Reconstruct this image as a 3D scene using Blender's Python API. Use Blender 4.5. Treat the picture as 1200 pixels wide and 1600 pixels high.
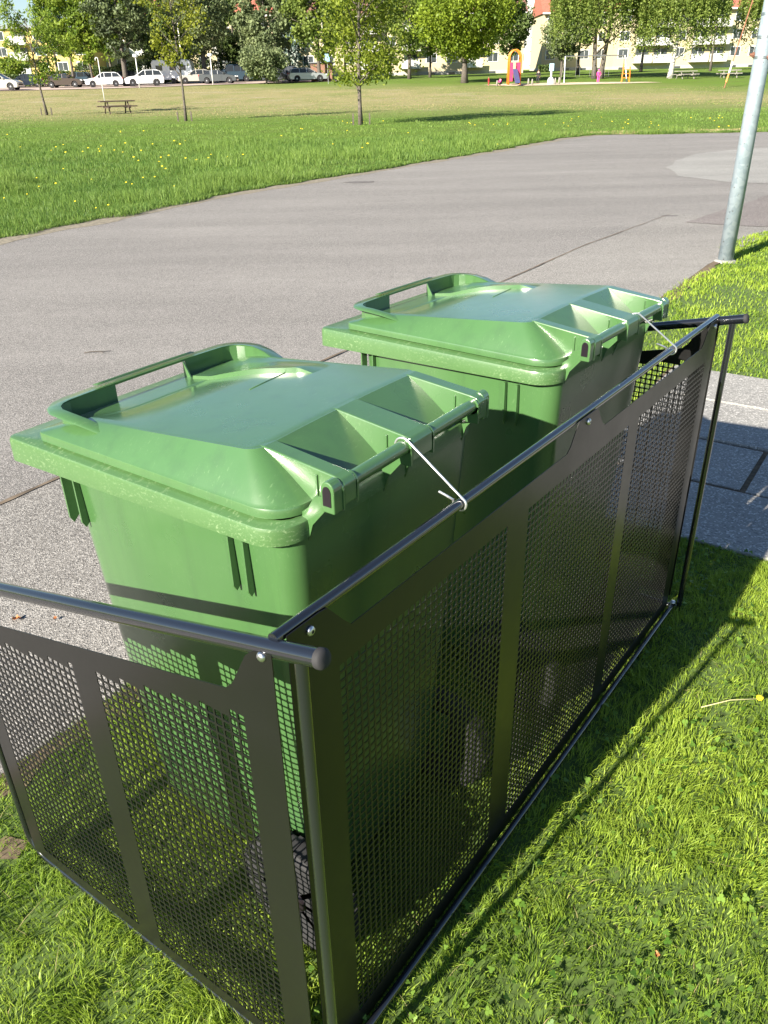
import bpy, bmesh, math, random
import numpy as np
from mathutils import Vector, Matrix
R = math.radians
random.seed(7); rng = np.random.default_rng(7)
for o in list(bpy.data.objects): bpy.data.objects.remove(o)
scn = bpy.context.scene
C = scn.collection

# ================================================================== camera, sky, sun, exposure
F_PX = 1246.7; CAM_H = 1.5414                       # focal length for a 1200 x 1600 picture, eye height
c_right = Vector((0.99977839, -0.01000148, -0.01852392))
c_down = Vector((-0.02105149, -0.47499097, -0.87973883))
c_fwd = Vector((0.0, 0.87993383, -0.47509626))
cd = bpy.data.cameras.new('camera'); cam = bpy.data.objects.new('camera', cd); C.objects.link(cam)
cd.sensor_fit = 'VERTICAL'; cd.sensor_height = 24.0; cd.lens = F_PX / 1600 * 24.0
cd.clip_start = 0.05; cd.clip_end = 2000
m = Matrix((c_right, -c_down, -c_fwd)).transposed().to_4x4(); m.translation = (0, 0, CAM_H)
cam.matrix_world = m
scn.camera = cam

SUN_EL, SUN_TRAVEL = 27.8, 47.0                     # light travels towards this heading (from +x, ccw)
w = bpy.data.worlds.new('World'); scn.world = w; w.use_nodes = True
nt = w.node_tree; bg = nt.nodes['Background']
sky = nt.nodes.new('ShaderNodeTexSky'); sky.sky_type = 'NISHITA'; sky.sun_disc = False
sky.sun_elevation = R(SUN_EL); sky.sun_rotation = R(90 - (SUN_TRAVEL + 180)); sky.air_density = 1.0; sky.dust_density = 0.1; sky.ozone_density = 3.0
# light high cloud streaks
tc = nt.nodes.new('ShaderNodeTexCoord'); mp = nt.nodes.new('ShaderNodeMapping'); mp.inputs['Scale'].default_value = (1, 1, 5)
nz = nt.nodes.new('ShaderNodeTexNoise'); nz.inputs['Scale'].default_value = 2.2; nz.inputs['Detail'].default_value = 7
rp = nt.nodes.new('ShaderNodeValToRGB'); rp.color_ramp.elements[0].position = .5; rp.color_ramp.elements[1].position = .8
rp.color_ramp.elements[1].color = (.10, .10, .10, 1)
mx = nt.nodes.new('ShaderNodeMix'); mx.data_type = 'RGBA'; mx.inputs['B'].default_value = (9, 9.2, 9.6, 1)
nt.links.new(tc.outputs['Generated'], mp.inputs[0]); nt.links.new(mp.outputs[0], nz.inputs['Vector'])
nt.links.new(nz.outputs['Fac'], rp.inputs[0]); nt.links.new(rp.outputs[0], mx.inputs['Factor'])
nt.links.new(sky.outputs[0], mx.inputs['A']); nt.links.new(mx.outputs['Result'], bg.inputs['Color'])
bg.inputs['Strength'].default_value = 0.050
sd = bpy.data.lights.new('sun', 'SUN'); sun = bpy.data.objects.new('sun', sd); C.objects.link(sun)
sd.energy = 5.0; sd.angle = R(0.5); sd.color = (1.0, 0.92, 0.79)
_t = Vector((math.cos(R(SUN_TRAVEL)) * math.cos(R(SUN_EL)), math.sin(R(SUN_TRAVEL)) * math.cos(R(SUN_EL)), -math.sin(R(SUN_EL))))
sun.rotation_euler = _t.to_track_quat('-Z', 'Y').to_euler(); sun.location = (-5, -5, 8)
scn.view_settings.view_transform = 'Standard'; scn.view_settings.look = 'None'
scn.view_settings.exposure = 1.6; scn.view_settings.gamma = 1.0
scn.cycles.max_bounces = 8; scn.cycles.transparent_max_bounces = 8
try: scn.cycles.use_denoising = True
except Exception: pass

# ================================================================== helpers
def terr(x, y):
    """height of the ground: level near the camera, rising gently beyond 65 m"""
    return float(np.interp(y, [-1e3, 65, 75, 88, 107, 120, 150, 220, 400], [0, 0, .35, .95, 1.50, 1.85, 2.5, 3.4, 4.0]))
def terr_np(y): return np.interp(y, [-1e3, 65, 75, 88, 107, 120, 150, 220, 400], [0, 0, .35, .95, 1.50, 1.85, 2.5, 3.4, 4.0])
def ray(px, py):
    return (c_right * (px - 600) + c_down * (py - 800) + c_fwd * F_PX)
def at(px, py, z=0.0):
    r = ray(px, py); t = (z - CAM_H) / r.z
    return Vector((0, 0, CAM_H)) + r * t
def DM(d): return float(np.interp(d, [0, 20, 27.6, 34, 41.5, 47, 56, 67, 70, 74, 82, 88, 96, 101, 108, 121, 165, 300], [0, 20, 35.8, 43.4, 58, 76, 77.5, 86.5, 90.5, 95, 101, 107, 115, 124, 139, 156, 212, 380]))
def at_d(px, d, py=800):
    """ground point on the sight line of column px; d is the paced distance, DM the surveyed one"""
    d = DM(d)
    r = ray(px, 127 + (600 - px) * .02); x = r.x / r.y * d
    return Vector((x, d, terr(x, d)))
def h_at(px, py, d):
    r = ray(px, py); return CAM_H + r.z / r.y * (DM(d) if d > 20 else d)
def tag(o, label=None, cat=None, group=None, kind=None):
    if label: o['label'] = label
    if cat: o['category'] = cat
    if group: o['group'] = group
    if kind: o['kind'] = kind
    return o
def empty(name, loc, rz=0, label=None, cat=None, group=None):
    o = bpy.data.objects.new(name, None); C.objects.link(o); o.location = loc; o.rotation_euler = (0, 0, rz)
    o.empty_display_size = .1
    return tag(o, label, cat, group)
def link(name, me, mat=None, parent=None, smooth=False, bevel=0, auto=None):
    o = bpy.data.objects.new(name, me); C.objects.link(o)
    if mat: me.materials.append(mat)
    if parent: o.parent = parent
    if not smooth and auto is None: me.polygons.foreach_set('use_smooth', [False] * len(me.polygons))
    if smooth:
        me.polygons.foreach_set('use_smooth', [True] * len(me.polygons))
    if auto is not None:
        me.polygons.foreach_set('use_smooth', [True] * len(me.polygons))
        try: me.set_sharp_from_angle(angle=R(auto))
        except Exception: pass
    if bevel:
        b = o.modifiers.new('bevel', 'BEVEL'); b.width = bevel; b.segments = 2; b.limit_method = 'ANGLE'; b.angle_limit = R(35)
    return o
def copy_tree(o, parent=None):
    c = o.copy(); C.objects.link(c); c.parent = parent
    for ch in o.children: copy_tree(ch, c)
    return c
class MB:
    def __init__(s): s.v = []; s.f = []
    def add(s, v, f):
        n = len(s.v); s.v += [tuple(p) for p in v]; s.f += [tuple(i + n for i in q) for q in f]; return s
    def box(s, x0, x1, y0, y1, z0, z1, M=None):
        v = [Vector((x, y, z)) for x in (x0, x1) for y in (y0, y1) for z in (z0, z1)]
        if M: v = [M @ p for p in v]
        return s.add(v, [(0, 1, 3, 2), (4, 6, 7, 5), (0, 4, 5, 1), (2, 3, 7, 6), (0, 2, 6, 4), (1, 5, 7, 3)])
    def tube(s, pts, r, n=10, caps=True):
        pts = [Vector(p) for p in pts]; rs = r if isinstance(r, (list, tuple)) else [r] * len(pts)
        rings = []; up = None
        for i, p in enumerate(pts):
            a = pts[max(0, i - 1)]; b = pts[min(len(pts) - 1, i + 1)]; d = (b - a).normalized()
            if up is None:
                up = d.orthogonal().normalized()
            else:
                up = (up - d * up.dot(d)).normalized()
            q = d.cross(up)
            rings.append([p + (up * math.cos(2 * math.pi * k / n) + q * math.sin(2 * math.pi * k / n)) * rs[i] for k in range(n)])
        v = [x for rg in rings for x in rg]; f = []
        for i in range(len(pts) - 1):
            for k in range(n):
                k2 = (k + 1) % n; f.append((i * n + k, i * n + k2, (i + 1) * n + k2, (i + 1) * n + k))
        if caps: f.append(tuple(reversed(range(n)))); f.append(tuple((len(pts) - 1) * n + k for k in range(n)))
        return s.add(v, f)
    def prism(s, poly, a, b, axis='x'):
        """poly: 2d points; extruded from a to b along the axis"""
        def P(u, v, t): return {'x': (t, u, v), 'y': (u, t, v), 'z': (u, v, t)}[axis]
        n = len(poly); v = [P(u, w_, a) for u, w_ in poly] + [P(u, w_, b) for u, w_ in poly]
        f = [tuple(range(n)), tuple(reversed(range(n, 2 * n)))] + [(i, i + n, (i + 1) % n + n, (i + 1) % n) for i in range(n)]
        return s.add(v, f)
    def lathe(s, prof, n=24, M=None):
        v = []; f = []
        for r_, z_ in prof:
            for k in range(n):
                a = 2 * math.pi * k / n; p = Vector((r_ * math.cos(a), r_ * math.sin(a), z_)); v.append(M @ p if M else p)
        for i in range(len(prof) - 1):
            for k in range(n):
                k2 = (k + 1) % n; f.append((i * n + k, i * n + k2, (i + 1) * n + k2, (i + 1) * n + k))
        f.append(tuple(reversed(range(n)))); f.append(tuple((len(prof) - 1) * n + k for k in range(n)))
        return s.add(v, f)
    def build(s, name, mat, parent=None, **k):
        me = bpy.data.meshes.new(name); me.from_pydata(s.v, [], s.f)
        bm = bmesh.new(); bm.from_mesh(me); bmesh.ops.recalc_face_normals(bm, faces=bm.faces); bm.to_mesh(me); bm.free()
        return link(name, me, mat, parent, **k)
def fast(name, V, quads=None, tris=None, mat=None, parent=None, smooth=False, tint=None):
    me = bpy.data.meshes.new(name); V = np.asarray(V, np.float32); me.vertices.add(len(V)); me.vertices.foreach_set('co', V.ravel())
    parts = []; sizes = []
    if quads is not None and len(quads): parts.append(np.asarray(quads, np.int32).ravel()); sizes += [4] * len(quads)
    if tris is not None and len(tris): parts.append(np.asarray(tris, np.int32).ravel()); sizes += [3] * len(tris)
    lp = np.concatenate(parts); sizes = np.array(sizes, np.int32)
    me.loops.add(len(lp)); me.loops.foreach_set('vertex_index', lp)
    me.polygons.add(len(sizes)); st = np.concatenate([[0], np.cumsum(sizes)[:-1]]).astype(np.int32)
    me.polygons.foreach_set('loop_start', st); me.polygons.foreach_set('loop_total', sizes)
    me.update(calc_edges=True)
    if tint is not None:
        a = me.attributes.new('tint', 'FLOAT', 'POINT'); a.data.foreach_set('value', np.asarray(tint, np.float32))
    me.polygons.foreach_set('use_smooth', [bool(smooth)] * len(me.polygons))
    return link(name, me, mat, parent, smooth=smooth)
def vnoise(x, y, s, seed=0):
    """smooth value noise 0..1 on numpy arrays"""
    x = np.asarray(x) / s + seed * 17.3; y = np.asarray(y) / s + seed * 9.1
    i = np.floor(x).astype(int); j = np.floor(y).astype(int); fx = x - i; fy = y - j
    fx = fx * fx * (3 - 2 * fx); fy = fy * fy * (3 - 2 * fy)
    def hsh(a, b):
        n = np.sin(a * 127.1 + b * 311.7 + seed * 74.7) * 43758.5453; return n - np.floor(n)
    return (hsh(i, j) * (1 - fx) + hsh(i + 1, j) * fx) * (1 - fy) + (hsh(i, j + 1) * (1 - fx) + hsh(i + 1, j + 1) * fx) * fy
def inpoly(x, y, poly):
    r = np.zeros(len(x), bool); n = len(poly)
    for i in range(n):
        x1, y1 = poly[i][:2]; x2, y2 = poly[(i + 1) % n][:2]
        c = ((y1 > y) != (y2 > y)) & (x < (x2 - x1) * (y - y1) / ((y2 - y1) + 1e-12) + x1); r ^= c
    return r

# ------------------------------------------------------------------ materials
class NT:
    def __init__(s, name):
        s.m = bpy.data.materials.new(name); s.m.use_nodes = True; s.t = s.m.node_tree; s.b = s.t.nodes['Principled BSDF']
        s.out = s.t.nodes['Material Output']
    def n(s, k, **p):
        n = s.t.nodes.new('ShaderNode' + k)
        for a, v in p.items():
            if hasattr(n, a): setattr(n, a, v)
            else: n.inputs[a.replace('_', ' ')].default_value = v
        return n
    def l(s, a, b): s.t.links.new(a, b)
    def coord(s, kind='Object', scale=None):
        c = s.n('TexCoord').outputs[kind]
        if scale:
            mp_ = s.n('Mapping'); mp_.inputs['Scale'].default_value = scale; s.l(c, mp_.inputs[0]); c = mp_.outputs[0]
        return c
    def noise(s, scale, detail=4, rough=.5, co=None, dist=0):
        n = s.n('TexNoise'); n.inputs['Scale'].default_value = scale; n.inputs['Detail'].default_value = detail
        n.inputs['Roughness'].default_value = rough; n.inputs['Distortion'].default_value = dist
        s.l(co if co is not None else s.coord(), n.inputs['Vector']); return n.outputs['Fac']
    def ramp(s, fac, stops):
        r = s.n('ValToRGB'); e = r.color_ramp.elements
        while len(e) < len(stops): e.new(.5)
        for i, (p, c) in enumerate(stops):
            e[i].position = p; e[i].color = (c, c, c, 1) if isinstance(c, (int, float)) else (*c, 1)
        s.l(fac, r.inputs[0]); return r.outputs[0]
    def mix(s, f, a, b, mode='MIX'):
        n = s.n('Mix', data_type='RGBA', blend_type=mode)
        for v, i in ((f, 'Factor'), (a, 'A'), (b, 'B')):
            if hasattr(v, 'is_linked'): s.l(v, n.inputs[i])
            else: n.inputs[i].default_value = v if isinstance(v, (int, float)) else (*v, 1)
        return n.outputs['Result']
    def bump(s, h, strength=.3, dist=.01):
        b = s.n('Bump'); b.inputs['Strength'].default_value = strength; b.inputs['Distance'].default_value = dist
        s.l(h, b.inputs['Height']); s.l(b.outputs[0], s.b.inputs['Normal']); return b
    def col(s, c):
        if hasattr(c, 'is_linked'): s.l(c, s.b.inputs['Base Color'])
        else: s.b.inputs['Base Color'].default_value = (*c, 1)
        return s
    def set(s, **k):
        for a, v in k.items():
            i = s.b.inputs[a.replace('_', ' ')]
            if hasattr(v, 'is_linked'): s.l(v, i)
            else: i.default_value = v
        return s
def plain(name, c, rough=.6, metal=0, var=.12, vs=6, coat=0):
    t = NT(name); n = t.noise(vs, 4)
    lo = tuple(max(0, x * (1 - var)) for x in c); hi = tuple(min(1, x * (1 + var)) for x in c)
    t.col(t.ramp(n, [(.3, lo), (.7, hi)])).set(Roughness=rough, Metallic=metal, Coat_Weight=coat); return t.m
def leafmat(name, lo, hi, trans=.35, rough=.55, spec=.3):
    t = NT(name); a = t.n('Attribute', attribute_name='tint').outputs['Fac']
    c = t.ramp(a, [(0, lo), (1, hi)]); t.col(c).set(Roughness=rough, Specular_IOR_Level=spec)
    tr = t.n('BsdfTranslucent'); hs = t.mix(.5, c, (1.0, 1.0, .25), 'MULTIPLY'); t.l(c, tr.inputs[0])
    ms = t.n('MixShader'); ms.inputs[0].default_value = trans
    t.l(t.b.outputs[0], ms.inputs[1]); t.l(tr.outputs[0], ms.inputs[2]); t.l(ms.outputs[0], t.out.inputs[0]); return t.m

def mat_bin():
    t = NT('green bin plastic'); co = t.coord()
    n1 = t.noise(5, 5, .6, co)
    base = t.ramp(n1, [(.3, (.054, .132, .042)), (.7, (.063, .148, .047))])
    # fine pale scuffs, denser in patches
    st = t.noise(1, 8, .75, t.coord('Object', (60, 240, 90))); pt = t.noise(9, 3, .5, co)
    scr = t.mix(1.0, t.ramp(st, [(.58, 0), (.70, 1)]), t.ramp(pt, [(.44, 0), (.66, 1)]), 'MULTIPLY')
    fac = t.mix(1.0, scr, (.52, .52, .52), 'MULTIPLY')
    drip = t.ramp(t.noise(1, 6, .6, t.coord('Object', (26, 26, 2.2))), [(.50, 0), (.72, .35)])
    base = t.mix(drip, base, (.040, .085, .035))
    c = t.mix(fac, base, (.24, .37, .18)); t.col(c)
    sp = t.noise(300, 2, .5, co)
    t.set(Roughness=t.ramp(pt, [(.3, .26), (.7, .36)]), Specular_IOR_Level=.7, Coat_Weight=1.0, Coat_Roughness=.18)
    t.bump(sp, .06, .0006); return t.m
def mat_rim():
    t = NT('scuffed green bin rim'); co = t.coord()
    base = t.ramp(t.noise(6, 5, .6, co), [(.3, (.058, .130, .042)), (.7, (.070, .150, .048))])
    st = t.noise(1, 9, .8, t.coord('Object', (70, 130, 200))); pt = t.noise(7, 4, .6, co)
    f = t.mix(1.0, t.ramp(st, [(.54, 0), (.66, 1)]), t.ramp(pt, [(.40, .05), (.62, .85)]), 'MULTIPLY')
    t.col(t.mix(f, base, (.30, .40, .22))).set(Roughness=.34, Specular_IOR_Level=.7, Coat_Weight=.6, Coat_Roughness=.2)
    t.bump(st, .25, .0006); return t.m
def mat_black():
    t = NT('black powder coated steel'); n = t.noise(420, 2, .5)
    t.col((.006, .006, .006)).set(Roughness=t.ramp(t.noise(7, 6, .7), [(.3, .28), (.7, .38)]), Specular_IOR_Level=.5); t.bump(n, .05, .0004); return t.m
def mat_gloss():
    t = NT('glossy black painted tube'); t.col((.008, .009, .012)).set(Roughness=.16, Specular_IOR_Level=.9, Coat_Weight=.8, Coat_Roughness=.08)
    t.bump(t.noise(150, 2), .03, .0004); return t.m
def mat_asphalt(name, a, b, peb=260, light=(.42, .39, .37), amount=.62):
    t = NT(name); co = t.coord()
    v = t.n('TexVoronoi', feature='F1'); v.inputs['Scale'].default_value = peb; t.l(co, v.inputs['Vector'])
    cell = t.n('SeparateColor'); t.l(v.outputs['Color'], cell.inputs[0])
    big = t.noise(.55, 5, .6, co); mid = t.noise(6, 5, .6, co)
    mpg = t.n('Mapping'); mpg.inputs['Rotation'].default_value = (0, 0, -R(56.3)); mpg.inputs['Scale'].default_value = (.12, 1.0, 1); t.l(co, mpg.inputs[0])
    strk = t.noise(.9, 5, .6, mpg.outputs[0])
    base = t.mix(t.ramp(big, [(.3, 0), (.7, 1)]), a, b)
    base = t.mix(t.ramp(strk, [(.35, 0), (.62, .75)]), base, tuple(x * .68 for x in a))
    base = t.mix(t.ramp(mid, [(.35, 0), (.7, .35)]), base, tuple(x * .72 for x in a))
    f = t.ramp(cell.outputs[0], [(amount, 0), (amount + .2, .8)])
    dk = t.ramp(cell.outputs[1], [(.72, 0), (.9, .75)])
    c = t.mix(f, base, light); c = t.mix(dk, c, (.035, .033, .034)); t.col(c).set(Roughness=.85, Specular_IOR_Level=.3)
    t.bump(v.outputs['Distance'], .55, .004); return t.m
M = {}
M['bin'] = mat_bin(); M['rim'] = mat_rim(); M['black'] = mat_black(); M['gloss'] = mat_gloss()
M['rubber'] = plain('black rubber', (.02, .02, .022), .8)
M['darkplastic'] = plain('black plastic insert', (.012, .009, .012), .3)
M['steel'] = plain('zinc plated steel', (.62, .63, .65), .32, 1, .08, 60)
M['rod'] = plain('galvanised wire rod', (.70, .71, .72), .38, .85, .08, 90)
M['residue'] = plain('old sticker glue residue', (.20, .26, .07), .7, 0, .5, 120)
M['road'] = mat_asphalt('road asphalt', (.222, .212, .198), (.290, .276, .258), 250)
M['strip'] = mat_asphalt('coarse pavement asphalt', (.238, .224, .206), (.300, .284, .262), 240, (.45, .43, .40), .60)
M['patch'] = mat_asphalt('pale repaired asphalt', (.31, .31, .29), (.36, .36, .34), 200)
M['darkpatch'] = mat_asphalt('dark reddish asphalt', (.175, .15, .142), (.21, .185, .175), 230)

# ================================================================== ground
def mat_ground():
    t = NT('grassland'); co = t.coord(); sep = t.n('SeparateXYZ'); t.l(co, sep.inputs[0])
    fine = t.noise(9, 8, .75, co); mid = t.noise(.45, 5, .6, co); big = t.noise(.07, 4, .5, co)
    green = t.mix(fine, (.06, .10, .018), (.17, .23, .05))
    lush = t.mix(fine, (.065, .125, .018), (.17, .27, .04))
    g = t.mix(t.ramp(mid, [(.35, 0), (.65, 1)]), green, lush)
    tan = t.mix(fine, (.21, .175, .085), (.42, .355, .20))
    # worn straw coloured belt across the middle of the field, wavering
    def edge(cx_, off, a_, b_):
        m1 = t.n('Math', operation='MULTIPLY_ADD'); t.l(big, m1.inputs[0]); m1.inputs[1].default_value = 26; t.l(sep.outputs[1], m1.inputs[2])
        m2 = t.n('Math', operation='MULTIPLY_ADD'); t.l(sep.outputs[0], m2.inputs[0]); m2.inputs[1].default_value = cx_; t.l(m1.outputs[0], m2.inputs[2])
        m3 = t.n('Math', operation='ADD'); t.l(m2.outputs[0], m3.inputs[0]); m3.inputs[1].default_value = off
        mr = t.n('MapRange'); t.l(m3.outputs[0], mr.inputs[0]); mr.inputs[1].default_value = a_; mr.inputs[2].default_value = b_; return mr.outputs[0]
    belt = t.mix(1.0, t.ramp(edge(0, -13, 40, 64), [(0, 0), (1, 1)]), t.ramp(edge(.62, -13, 80, 104), [(0, 1), (1, 0)]), 'MULTIPLY')
    belt = t.mix(1.0, belt, t.ramp(t.noise(.22, 6, .7, co), [(.30, .35), (.52, 1)]), 'MULTIPLY')
    belt = t.mix(1.0, belt, (.78, .78, .78), 'MULTIPLY')
    c = t.mix(belt, g, tan)
    bare = t.mix(1.0, belt, t.ramp(t.noise(.6, 5, .65, t.coord('Object', (.35, 1.4, 1))), [(.58, 0), (.66, .9)]), 'MULTIPLY')
    c = t.mix(bare, c, (.36, .31, .24))
    t.col(c).set(Roughness=.95, Specular_IOR_Level=.1); t.bump(fine, .8, .06); return t.m
xs = np.concatenate([np.linspace(-400, -60, 12), np.linspace(-50, 60, 40), np.linspace(80, 400, 12)])
ys = np.concatenate([np.linspace(-8, 44, 20), np.linspace(45, 165, 72), np.linspace(175, 400, 14), [900]])
GX, GY = np.meshgrid(xs, ys); V = np.stack([GX.ravel(), GY.ravel(), terr_np(GY.ravel())], 1)
nx, ny = len(xs), len(ys); q = [(j * nx + i, j * nx + i + 1, (j + 1) * nx + i + 1, (j + 1) * nx + i) for j in range(ny - 1) for i in range(nx - 1)]
tag(fast('ground', V, quads=q, mat=mat_ground(), smooth=True), kind='structure')

def sheet(name, poly, z, mat, jitter=0, kind='structure', drape=False, step=None):
    pts = []
    n = len(poly)
    for i in range(n):
        a = Vector(poly[i][:2]); b = Vector(poly[(i + 1) % n][:2]); L = (b - a).length
        k = max(1, int(L / step)) if step else 1
        for s_ in range(k):
            p = a.lerp(b, s_ / k)
            if jitter: p = p + Vector((random.uniform(-1, 1), random.uniform(-1, 1))) * jitter
            pts.append(p)
    bm = bmesh.new(); vs = [bm.verts.new((p.x, p.y, z)) for p in pts]; f = bm.faces.new(vs)
    if f.normal.z < 0: f.normal_flip()
    bmesh.ops.triangulate(bm, faces=bm.faces)
    if drape:
        for cy in np.arange(63, 165, 3.0):
            bmesh.ops.bisect_plane(bm, geom=bm.verts[:] + bm.edges[:] + bm.faces[:], plane_co=(0, cy, 0), plane_no=(0, 1, 0))
        for v in bm.verts: v.co.z = terr(v.co.x, v.co.y) + z
    me = bpy.data.meshes.new(name); bm.to_mesh(me); bm.free()
    return tag(link(name, me, mat), kind=kind)
LD = Vector((math.cos(R(56.3)), math.sin(R(56.3)), 0)); LN = Vector((LD.y, -LD.x, 0))          # along the road, and towards the lawn
L0 = Vector((-1.0, 1.50, 0))                                                              # a point of the lawn's edge
def LP(s, t): p = L0 + LD * s + LN * t; return (p.x, p.y)
far_edge = [(-9.5, -3), (-8.4, 0), (-7.2, 3.5), (-5.8, 7)] + [tuple(at(x, y)[:2]) for x, y in ((0, 372), (60, 359), (150, 342), (250, 322), (350, 303), (470, 284), (600, 262), (700, 247), (800, 230), (860, 218), (925, 211), (1000, 210), (1100, 208), (1200, 206))] + [(19, 26.5), (40, 27)]
sheet('road', far_edge + [(42, 14), (14, 13.6), (8.5, 13.2), (5.6, 11.3)] + [LP(7.8, 0), LP(0, 0), LP(-6, 0)], .004, M['road'], .03, step=.35)
sheet('pavement', [LP(-5, -1.33), LP(7.6, -1.30), LP(10.2, -1.12), LP(10.2, .3), LP(7.2, .02), LP(5.6, .02), LP(4, .0), LP(2, .03), LP(-5, 0)], .008, M['strip'], .01, step=.3)
M['seam'] = plain('soil filled asphalt seam', (.13, .10, .07), .95, 0, .5, 8)
sheet('seam', [LP(-5, -1.345), LP(0, -1.342), LP(3, -1.335), LP(7.6, -1.315), LP(10.2, -1.135), LP(10.2, -1.125), LP(7.6, -1.30), LP(3, -1.318), LP(0, -1.318), LP(-5, -1.32)], .012, M['seam'], .004, step=.12)
sheet('repaired_asphalt', [tuple(at(x, y)[:2]) for x, y in ((1045, 262), (1060, 276), (1130, 285), (1215, 288), (1300, 290), (1320, 240), (1200, 231), (1140, 235), (1085, 241), (1056, 251))], .008, M['patch'], .05, step=.4)
sheet('dark_asphalt', [tuple(at(x, y)[:2]) for x, y in ((1068, 349), (1120, 333), (1210, 303), (1300, 300), (1300, 352), (1205, 356), (1130, 353))], .012, M['darkpatch'], .03, step=.25)
M['stain'] = plain('dark oil stain', (.135, .125, .118), .9, 0, .4, 30)
for k, (x, y, a, b) in enumerate(((563, 285, .30, .16), (1047, 338, .12, .07))):
    p = at(x, y); pts = [(p.x + a * math.cos(t) * random.uniform(.6, 1.1), p.y + b * math.sin(t) * random.uniform(.6, 1.1)) for t in np.linspace(0, 6.28, 17)[:-1]]
    sheet('stain', pts, .0085, M['stain'])
# footpath of worn flags running off to the right
def mat_path():
    t = NT('worn concrete flags'); co = t.coord(); peb = t.n('TexVoronoi'); peb.inputs['Scale'].default_value = 160; t.l(co, peb.inputs['Vector'])
    c = t.mix(t.noise(3, 6, .7, co), (.19, .185, .175), (.33, .32, .30)); sc = t.n('SeparateColor'); t.l(peb.outputs['Color'], sc.inputs[0])
    c = t.mix(t.ramp(sc.outputs[0], [(.75, 0), (.95, .7)]), c, (.62, .60, .57)); c = t.mix(t.ramp(sc.outputs[1], [(.8, 0), (.95, .6)]), c, (.10, .10, .10))
    t.col(c).set(Roughness=.85); t.bump(t.noise(60, 6, .7, co), .6, .004); return t.m
M['path'] = mat_path()
M['soil'] = plain('bare trodden soil', (.13, .095, .06), .98, 0, .4, 40)
PD = Vector((math.cos(R(-34.5)), math.sin(R(-34.5)), 0)); PN = Vector((-PD.y, PD.x, 0)); P0 = Vector((1.10, 2.60, 0)) - PD * .55
path_poly = [tuple((P0 + PD * a + PN * b)[:2]) for a, b in ((-.05, 0), (6, 0), (6, 2.02), (-.05, 2.04))]
sheet('path_bed', path_poly, .005, M['soil'], .01, step=.2)
sl = MB(); xx = 0.0
rows = [(0.0, .49), (.515, .975), (1.0, 1.51), (1.535, 2.02)]
for ri, (b0, b1) in enumerate(rows):
    a = -.03 - .23 * (ri % 2)
    while a < 5.8:
        wdt = random.choice((.72, .95, 1.05)); g = .024
        a0 = max(a, -.04)
        if a + wdt - g > a0 + .1:
            P_ = [P0 + PD * s_ + PN * t_ for s_, t_ in ((a0, b0), (a + wdt - g, b0), (a + wdt - g, b1), (a0, b1))]
            P_ = [p + Vector((random.uniform(-.006, .006), random.uniform(-.006, .006), 0)) for p in P_]
            h_ = .016 + random.uniform(-.002, .003)
            v = [Vector((p.x, p.y, .004)) for p in P_] + [Vector((p.x, p.y, h_)) for p in P_]
            sl.add(v, [(3, 2, 1, 0), (4, 5, 6, 7)] + [(i, (i + 1) % 4, (i + 1) % 4 + 4, i + 4) for i in range(4)])
        a += wdt
tag(sl.build('footpath', M['path'], bevel=.004), kind='structure')
sheet('bare_soil', [(-.93, 1.23), (-.90, 1.29), (-.85, 1.28), (-.84, 1.22), (-.88, 1.20)], .006, M['soil'], .03, step=.08)
sheet('trodden_edge', [LP(s_, t_) for s_, t_ in ((-1.5, -.02), (7.6, -.02), (7.6, .10), (5, .13), (3, .11), (1, .12), (0.3, .10), (-.3, .08), (-1.5, .08))], .0065, M['soil'], .025, step=.1)

# ------------------------------------------------------------------ grass blades
def in_view(x, y, pad=1.15):
    """keep blades a little beyond what the photograph covers"""
    px = np.stack([x, y, -np.full_like(x, CAM_H)], 1)
    d = px @ np.array(c_fwd); u = px @ np.array(c_right); v = px @ np.array(c_down)
    return (d > .2) & (np.abs(u / np.maximum(d, .1)) < 600 / F_PX * pad) & (np.abs(v / np.maximum(d, .1)) < 800 / F_PX * pad)
def blades(x, y, h, wd, lean=.5, z=None, tint=None, bend=.35, coh=None):
    n = len(x); z = np.zeros(n) if z is None else z
    a = rng.uniform(0, 2 * np.pi, n); la = rng.uniform(0, 2 * np.pi, n) if coh is None else vnoise(x, y, coh, 31) * 12.56 + rng.normal(0, .8, n); l = np.abs(rng.normal(0, lean, n)) * h
    dx, dy = np.cos(a) * wd / 2, np.sin(a) * wd / 2; lx, ly = np.cos(la) * l, np.sin(la) * l
    P = np.empty((n, 5, 3))
    P[:, 0] = np.stack([x - dx, y - dy, z - .003], 1); P[:, 1] = np.stack([x + dx, y + dy, z - .003], 1)
    k = .55
    P[:, 2] = np.stack([x + dx * .8 + lx * bend, y + dy * .8 + ly * bend, z + h * k], 1)
    P[:, 3] = np.stack([x - dx * .8 + lx * bend, y - dy * .8 + ly * bend, z + h * k], 1)
    P[:, 4] = np.stack([x + lx, y + ly, z + h * rng.uniform(.75, 1, n)], 1)
    b = np.arange(n)[:, None] * 5
    return P.reshape(-1, 3), b + np.array([[0, 1, 2, 3]]), b + np.array([[3, 2, 4]]), np.repeat(tint if tint is not None else rng.random(n), 5)
M['lawn'] = leafmat('lawn grass', (.095, .20, .018), (.43, .55, .070), .44, .5, .35)
M['lawn'].name = 'lawn grass'
M['meadow'] = leafmat('meadow grass', (.055, .135, .026), (.25, .36, .075), .42, .5, .3)
M['dry'] = leafmat('dry straw', (.27, .22, .10), (.42, .35, .18), .2, .8)
pp = [Vector((*p, 0)) for p in path_poly]
lawn_poly = [LP(-4, .02), LP(3.2, .03), LP(5.0, .05), LP(6.3, .0), LP(7.2, .15), LP(8.2, -.1), LP(9.2, .1), LP(9.9, .75), (10, 12.2), (18, 12), (18, -3)]
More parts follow.
